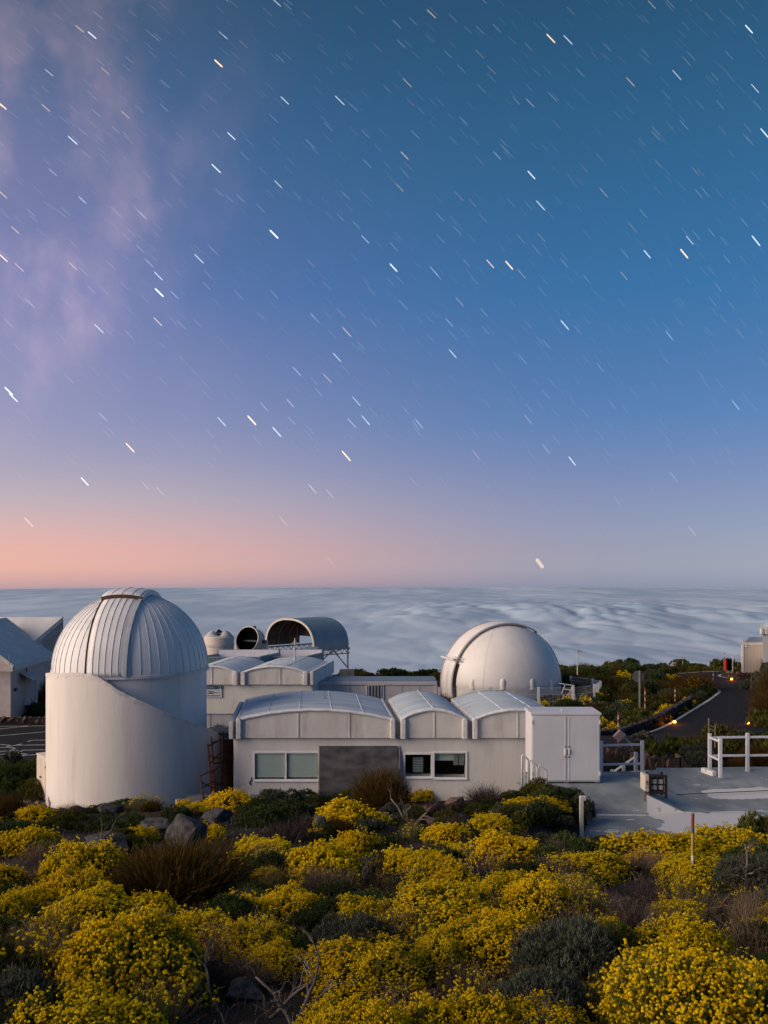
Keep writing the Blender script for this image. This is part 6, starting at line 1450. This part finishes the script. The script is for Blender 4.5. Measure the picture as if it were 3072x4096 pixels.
def place_band():
    rg = random.Random(44)
    for _ in range(46):
        px, py = rg.uniform(330, 2060), rg.uniform(3212, 3335); p = hit(px, py); w = rg.uniform(.6, 1.2)
        if 320 < px < 900 and py > 3245: continue
        if p.y > 29.6 or math.hypot(p.x + 9.05, p.y - 33.2) < 3.7: continue
        plant(rg.choice(['green', 'green', 'olive', 'purple', 'green', 'silver', 'broom']), p - Vector((0, 0, .03)), w, w * rg.uniform(.34, .5))
place_band()
def place_margins():
    rg = random.Random(8)
    for _ in range(70):
        y = rg.uniform(5.5, 24); x = rg.choice((-1, 1)) * rg.uniform(.44, .74) * y + rg.uniform(-.5, .5)
        if x > 4.6 and y > 21.5: continue
        w = rg.uniform(.7, 1.4); plant(rg.choice(['flower', 'flower', 'strawflower', 'green', 'silver', 'straw', 'olive']), Vector((x, y, float(ground(x, y)) - .03)), w, w * rg.uniform(.34, .46))
place_margins()

def in_poly(x, y, P):
    c = False; j = len(P) - 1
    for i in range(len(P)):
        if (P[i][1] > y) != (P[j][1] > y) and x < (P[j][0] - P[i][0]) * (y - P[i][1]) / (P[j][1] - P[i][1]) + P[i][0]: c = not c
        j = i
    return c
def near_road(x, y, r):
    return any(in_poly(x + r * math.cos(a), y + r * math.sin(a), ROADPOLY) for a in np.linspace(0, 6.28, 9)) or in_poly(x, y, ROADPOLY)
def place_far():
    rg = random.Random(21)
    zones = [((2250, 2880, 2720, 2925), 210, ['green', 'flower', 'olive', 'silver', 'olive', 'olive', 'broom', 'broom', 'green', 'flower'], (.8, 2.1), (.32, .44), 'between the dome fence and the road'),
             ((2560, 3120, 2975, 3085), 60, ['green', 'olive', 'green', 'broom', 'olive', 'broom', 'silver'], (.9, 1.7), (.40, .52), 'between the terrace railing and the road'),
             ((2040, 2420, 2790, 2860), 20, ['green', 'flower', 'olive'], (.8, 1.5), (.4, .5), 'below the dome fence'),
             ((-60, 185, 2775, 2870), 20, ['green', 'olive', 'flower', 'broom', 'silver'], (1.0, 2.2), (.42, .6), 'between the gabled house and the car park'),
             ((-40, 140, 3075, 3190), 14, ['green', 'olive', 'green', 'silver'], (.9, 1.5), (.45, .6), 'between the car park and the reddish path')]
    for (a, b, c, d), n, kinds, ws, hs, where in zones:
        pts = []
        for _ in range(n * 4):
            if len(pts) >= n: break
            px, py = rg.uniform(a, b), rg.uniform(c, d); p = hit(px, py); w = rg.uniform(*ws)
            if near_road(p.x, p.y, w * .55) or any((p.x - q[0]) ** 2 + (p.y - q[1]) ** 2 < (.36 * (w + q[2])) ** 2 for q in pts): continue
            if (p.x - X(2006, 58)) ** 2 + (p.y - 58) ** 2 < 5.2 ** 2 or (8 < p.x < 10.3 and 30.5 < p.y < 36.8): continue
            if abs(p.x) < 1 or (p.x < -13 and 39.8 < p.y < 49.8): continue
            pts.append((p.x, p.y, w)); k = rg.choice(kinds); 
            plant(k, Vector((p.x, p.y, float(ground(p.x, p.y)) - .03)), w, w * rg.uniform(*hs))
    # ridge line against the clouds
    for x0, x1, n, yr, hh, wh in ((1375, 1775, 26, (66, 78), (.38, .65), 'on the ridge behind the prefab cabin'), (2225, 2960, 72, (73, 84), (.40, .75), 'on the far ridge against the clouds'), (2860, 3000, 8, (70, 73), (.5, .9), 'at the foot of the prefab store')):
        for _ in range(n):
            D = rg.uniform(*yr); x = X(rg.uniform(x0, x1), D); k = rg.choice(['green', 'broom', 'green', 'olive']); h = rg.uniform(*hh)
            if near_road(x, D, .9): continue
            plant(k, Vector((x, D, float(ground(x, D)) - .05)), h * rg.uniform(2.2, 3.6), h)
    # bigger brown bushes down the right-hand verge and single ones
    for k, px, py, w, h, lb in [('broom', 3065, 2870, 2.2, 1.7, 'tall brown bush on the right road verge beside the beacon plate'), ('silver', 3062, 2770, 1.9, 1.5, 'pale brown-grey bush leaning over the right road verge'), ('broom', 3095, 2800, 2.6, 2.3, 'high brown bush behind the pale verge bush'), ('olive', 3040, 2915, 1.4, .8, 'olive bush below the tall verge bush'),
                                ('silver', 2985, 2765, .8, .65, 'small pale bush jutting from the right road verge'), ('broom', 2790, 2770, 3.0, 1.45, 'largest brown broom inside the road bend'), ('broom', 2735, 2760, 2.2, 1.3, 'brown broom behind the largest one inside the bend'), ('broom', 150, 2795, 3.0, 1.7, 'dark broom against the gabled house wall'), ('broom', 190, 2838, 2.4, 1.5, 'brown broom between gabled house and tower'),
                                ('green', 880, 2935, 1.6, 1.0, 'dark shrub seen through the white mesh railing'), ('broom', 1778, 2778, 2.4, 1.1, 'dark wiry bush between prefab cabin and smooth dome'), ('broom', 1838, 2772, 1.6, .9, 'small wiry bush in front of the smooth dome'), ('purple', 2880, 2935, 1.6, .6, 'purplish shrub beyond the notice easel'), ('purple', 2935, 2940, 1.4, .55, 'purplish shrub beyond the corner railing')]:
        p = hit(px, py); D = p.y
        if px == 880: D = 39.0; p = Vector((X(px, D), D, .9))
        if px in (1778, 1838): D = 50.5; p = Vector((X(px, D), D, float(ground(X(px, D), D))))
        plant(k, Vector((p.x, p.y, float(ground(p.x, p.y)) - .03)), w, h, lb)
place_far()

# ------------------------------------------------------------------ boulders
ROCKS = [(640, 840, 3258, 3410, 0, 'big pale grey boulder behind the brown broom'), (552, 690, 3262, 3340, 0, 'grey boulder leaning beside the biggest boulder'), (331, 530, 3325, 3430, 0, 'broad dark boulder with brown side on the slope'), (385, 492, 3217, 3265, 0, 'dark boulder against the foot of the round tower'), (272, 333, 3222, 3248, 0, 'small dark stone at the tower foot'),
         (815, 930, 3229, 3300, 0, 'rounded dark boulder below the concrete ledge'), (495, 562, 3212, 3255, 1, 'brown stone below the round tower'), (1748, 1884, 3126, 3192, 0, 'dark peaked boulder below the right-hand window'), (1774, 1858, 3178, 3250, 1, 'upright brown boulder under the peaked one'), (1688, 1790, 3212, 3270, 1, 'brown boulder behind the forked dead branch'),
         (1880, 1957, 3225, 3280, 1, 'reddish boulder below the terrace bushes'), (1370, 1432, 3172, 3225, 0, 'grey stone beside the purple shrub'), (1252, 1312, 3250, 3355, 0, 'upright grey slab of rock on the slope'), (1694, 1778, 3262, 3318, 1, 'brown stone in the boulder pile'), (1774, 1884, 3256, 3305, 0, 'flat dark stone in the boulder pile'),
         (1543, 1665, 3517, 3578, 1, 'low brown rock under a yellow bush'), (1800, 1930, 3490, 3538, 0, 'low grey rock beside the twisted root'), (1694, 1752, 3776, 3838, 1, 'small brown rock among dry twigs'), (1515, 1560, 3245, 3285, 0, 'small grey stone below the round broom'), (1560, 1600, 3252, 3285, 0, 'small dark stone below the round broom'), (1598, 1640, 3240, 3280, 1, 'small brown stone below the round broom'),
         (2470, 2600, 3850, 3920, 1, 'dark brown rock under the large yellow bush'), (1500, 1700, 3770, 3850, 1, 'dark rock in the shaded hollow of the slope'), (880, 1080, 3920, 4010, 0, 'dark rock behind the pale fallen branches'), (1040, 1100, 3300, 3345, 0, 'grey stone among grey twigs'), (2060, 2075, 3095, 3115, 0, 'small dark stone beside the stair handrail'), (2022, 2060, 3098, 3118, 0, 'dark stone left of the stair handrail')]
def place_rocks():
    for i, (x0, x1, y0, y1, m, lb) in enumerate(ROCKS):
        p = hit((x0 + x1) / 2, y1 - 8); D = p.y + (x1 - x0) / F * p.y * .3; w = (x1 - x0) / F * D; c = Vector((X((x0 + x1) / 2, D), D, 0)); c.z = float(ground(c.x, c.y)); top = Z(y0, D); h = max(.12, top - c.z)
        me = rock_mesh('rock', 200 + i, 15, 3, .07); me.materials.append(ROCKR if m else ROCKD)
        o = bpy.data.objects.new('rock', me); COL.objects.link(o); o.location = (c.x, c.y, c.z + h * .32); o.scale = (w * .62, w * .52, h * .78); o.rotation_euler = (0, 0, VR.uniform(-.4, .4)); tag(o, lb, 'rock')
place_rocks()

# ------------------------------------------------------------------ dead branches
def branch(mb, p, d, l, r, rg, depth):
    pts = [p]; rad = [r]; k = 6
    for i in range(k):
        d = (d + Vector((rg.gauss(0, .22), rg.gauss(0, .22), rg.gauss(0, .20)))).normalized(); p = p + d * (l / k); pts.append(p); rad.append(r * (1 - .62 * (i + 1) / k))
        if depth > 0 and i >= 1 and rg.random() < .62:
            nd = (d + Vector((rg.gauss(0, .7), rg.gauss(0, .7), rg.gauss(.1, .5)))).normalized(); branch(mb, p, nd, l * rg.uniform(.35, .6), rad[-1] * .7, rg, depth - 1)
    mb.tube(pts, rad, 6)
def dead_wood():
    spec = [(352, 3440, 1.25, .045, (.25, 0, 1), 2, 'forked dead branch standing beside the broad dark boulder', 1), (300, 3450, .9, .03, (-.8, -.2, .35), 1, 'dead branch slanting left of the broad boulder', 1), (1660, 3300, 1.1, .055, (.2, 0, 1), 2, 'forked grey dead branch below the round broom', 3), (1450, 3548, .85, .04, (.1, -.1, 1), 2, 'bent dead stump between two yellow bushes', 2),
            (1760, 3530, 1.0, .055, (.5, 0, .9), 2, 'twisted grey root standing on the slope', 2), (1830, 3520, .8, .05, (1, -.1, .2), 1, 'grey root lying over the low rock', 1), (1150, 4096, .95, .028, (.1, .2, 1), 3, 'pale upright dead branch with many forks', 2), (1030, 4080, .9, .028, (.9, .3, .55), 3, 'pale dead branch fallen to the right', 2), (900, 4060, .9, .024, (-.6, .2, .5), 3, 'pale dead branch fallen to the left', 2),
            (3040, 3560, 1.4, .045, (-.8, -.2, .6), 2, 'thick dead branch arching over the right-hand bushes', 2), (3110, 3420, 1.5, .05, (-1, -.1, .45), 2, 'long dead branch reaching in above the yellow bushes', 1), (2560, 3600, 1.0, .022, (.6, -.2, .3), 3, 'pile of grey dead twigs by the dark hollow', 3), (2620, 3700, 1.0, .022, (-.7, -.2, .3), 3, 'tangle of dead twigs among dry shrubs', 3), (2520, 3760, .9, .02, (.5, 0, .4), 3, 'scrubby dead twigs beside the big yellow bush', 2)]
    for i, (px, py, l, r, d, dep, lb, n) in enumerate(spec):
        rg = random.Random(60 + i); p = hit(px, py); mb = MB(); sz = min(.8, .28 + .022 * p.y) if p.y > 7.5 else .62
        for k in range(n):
            dd = Vector(d) + Vector((rg.gauss(0, .3), rg.gauss(0, .3), rg.gauss(0, .12))) * (0 if k == 0 else 1.6); branch(mb, p + Vector((rg.gauss(0, .08) * (k > 0), rg.gauss(0, .08) * (k > 0), -.06)), dd.normalized(), l * sz * rg.uniform(.75, 1.05), r * sz, rg, dep)
        o = mb.build('dead_branch', DEADW, smooth='full', origin=p, fix=False); tag(o, lb, 'branch')
dead_wood()

# ------------------------------------------------------------------ undergrowth nobody could count
def undergrowth():
    rg = np.random.default_rng(77); n = 3300; y = rg.uniform(5.0, 29.5, n); x = rg.uniform(-.72, .72, n) * y
    ok = ~((x > 5.7) & (y > 21.8)) & ~((x > 4.4) & (y > 27)) & ~((np.hypot(x + 9.1, y - 33.2) < 3.6)); x, y = x[ok], y[ok]; n = len(x)
    z = ground(x, y); k = 16; i = np.repeat(np.arange(n), k); m = len(i)
    b = np.stack([x[i] + rg.normal(0, .10, m), y[i] + rg.normal(0, .10, m), np.zeros(m)], -1); b[:, 2] = ground(b[:, 0], b[:, 1]) - .02
    d = rg.normal(0, .55, (m, 3)); d[:, 2] = np.abs(d[:, 2]) + .45; d /= np.linalg.norm(d, axis=1)[:, None]; l = rg.uniform(.06, .24, m)[:, None]; tip = b + d * l; tip[:, 2] -= l[:, 0] * .15
    mid = b + d * l * .55 + rg.normal(0, .012, (m, 3)); kind = rg.choice(3, n, p=[.45, .35, .2])[i]
    for kk, mat, nm, lb in ((0, DRYP, 'dry_twig_litter', 'fine grey-brown dead twigs littering the dark slope'), (1, DRYG, 'dry_grass_litter', 'short dry straw scattered between the bushes'), (2, GREENL, 'low_green_herbs', 'low green herbs scattered between the bushes')):
        s = kind == kk; f = Veg(); f.ribbons(np.stack([b[s], mid[s], tip[s]], 1), .0042, .0016, rg.uniform(0, 1, s.sum()), rg)
        o = bpy.data.objects.new(nm, f.mesh(nm, mat)); COL.objects.link(o); tag(o, lb, 'undergrowth', kind='stuff')
    # gravel
    V, Q = [], []; n = 5000; yy = rg.uniform(5, 30, n); xx = rg.uniform(-.5, .5, n) * yy; ok = ~((xx > 5.7) & (yy > 21.8)) & ~((xx > 4.4) & (yy > 27)); xx, yy = xx[ok], yy[ok]; zz = ground(xx, yy); n = len(xx); s = rg.uniform(.012, .06, n)
    o6 = np.array([(1, 0, 0), (0, 1, 0), (-1, 0, 0), (0, -1, 0), (0, 0, .7), (0, 0, -.7)], float); fc = np.array([(0, 1, 4), (1, 2, 4), (2, 3, 4), (3, 0, 4)])
    P = np.stack([xx, yy, zz], -1)[:, None] + (o6[None] + rg.normal(0, .22, (n, 6, 3))) * s[:, None, None]
    me = raw_mesh('gravel', P.reshape(-1, 3), (fc[None] + (np.arange(n) * 6)[:, None, None]).reshape(-1, 3), [M('gravel_stone', (.022, .019, .018), .95, var=.3, scale=1.5)])
    o = bpy.data.objects.new('gravel', me); COL.objects.link(o); tag(o, 'dark volcanic gravel strewn over the slope', 'gravel', kind='stuff')
undergrowth()

for o in bpy.data.objects:
    for k in ('_loc', '_off'):
        if k in o: del o[k]
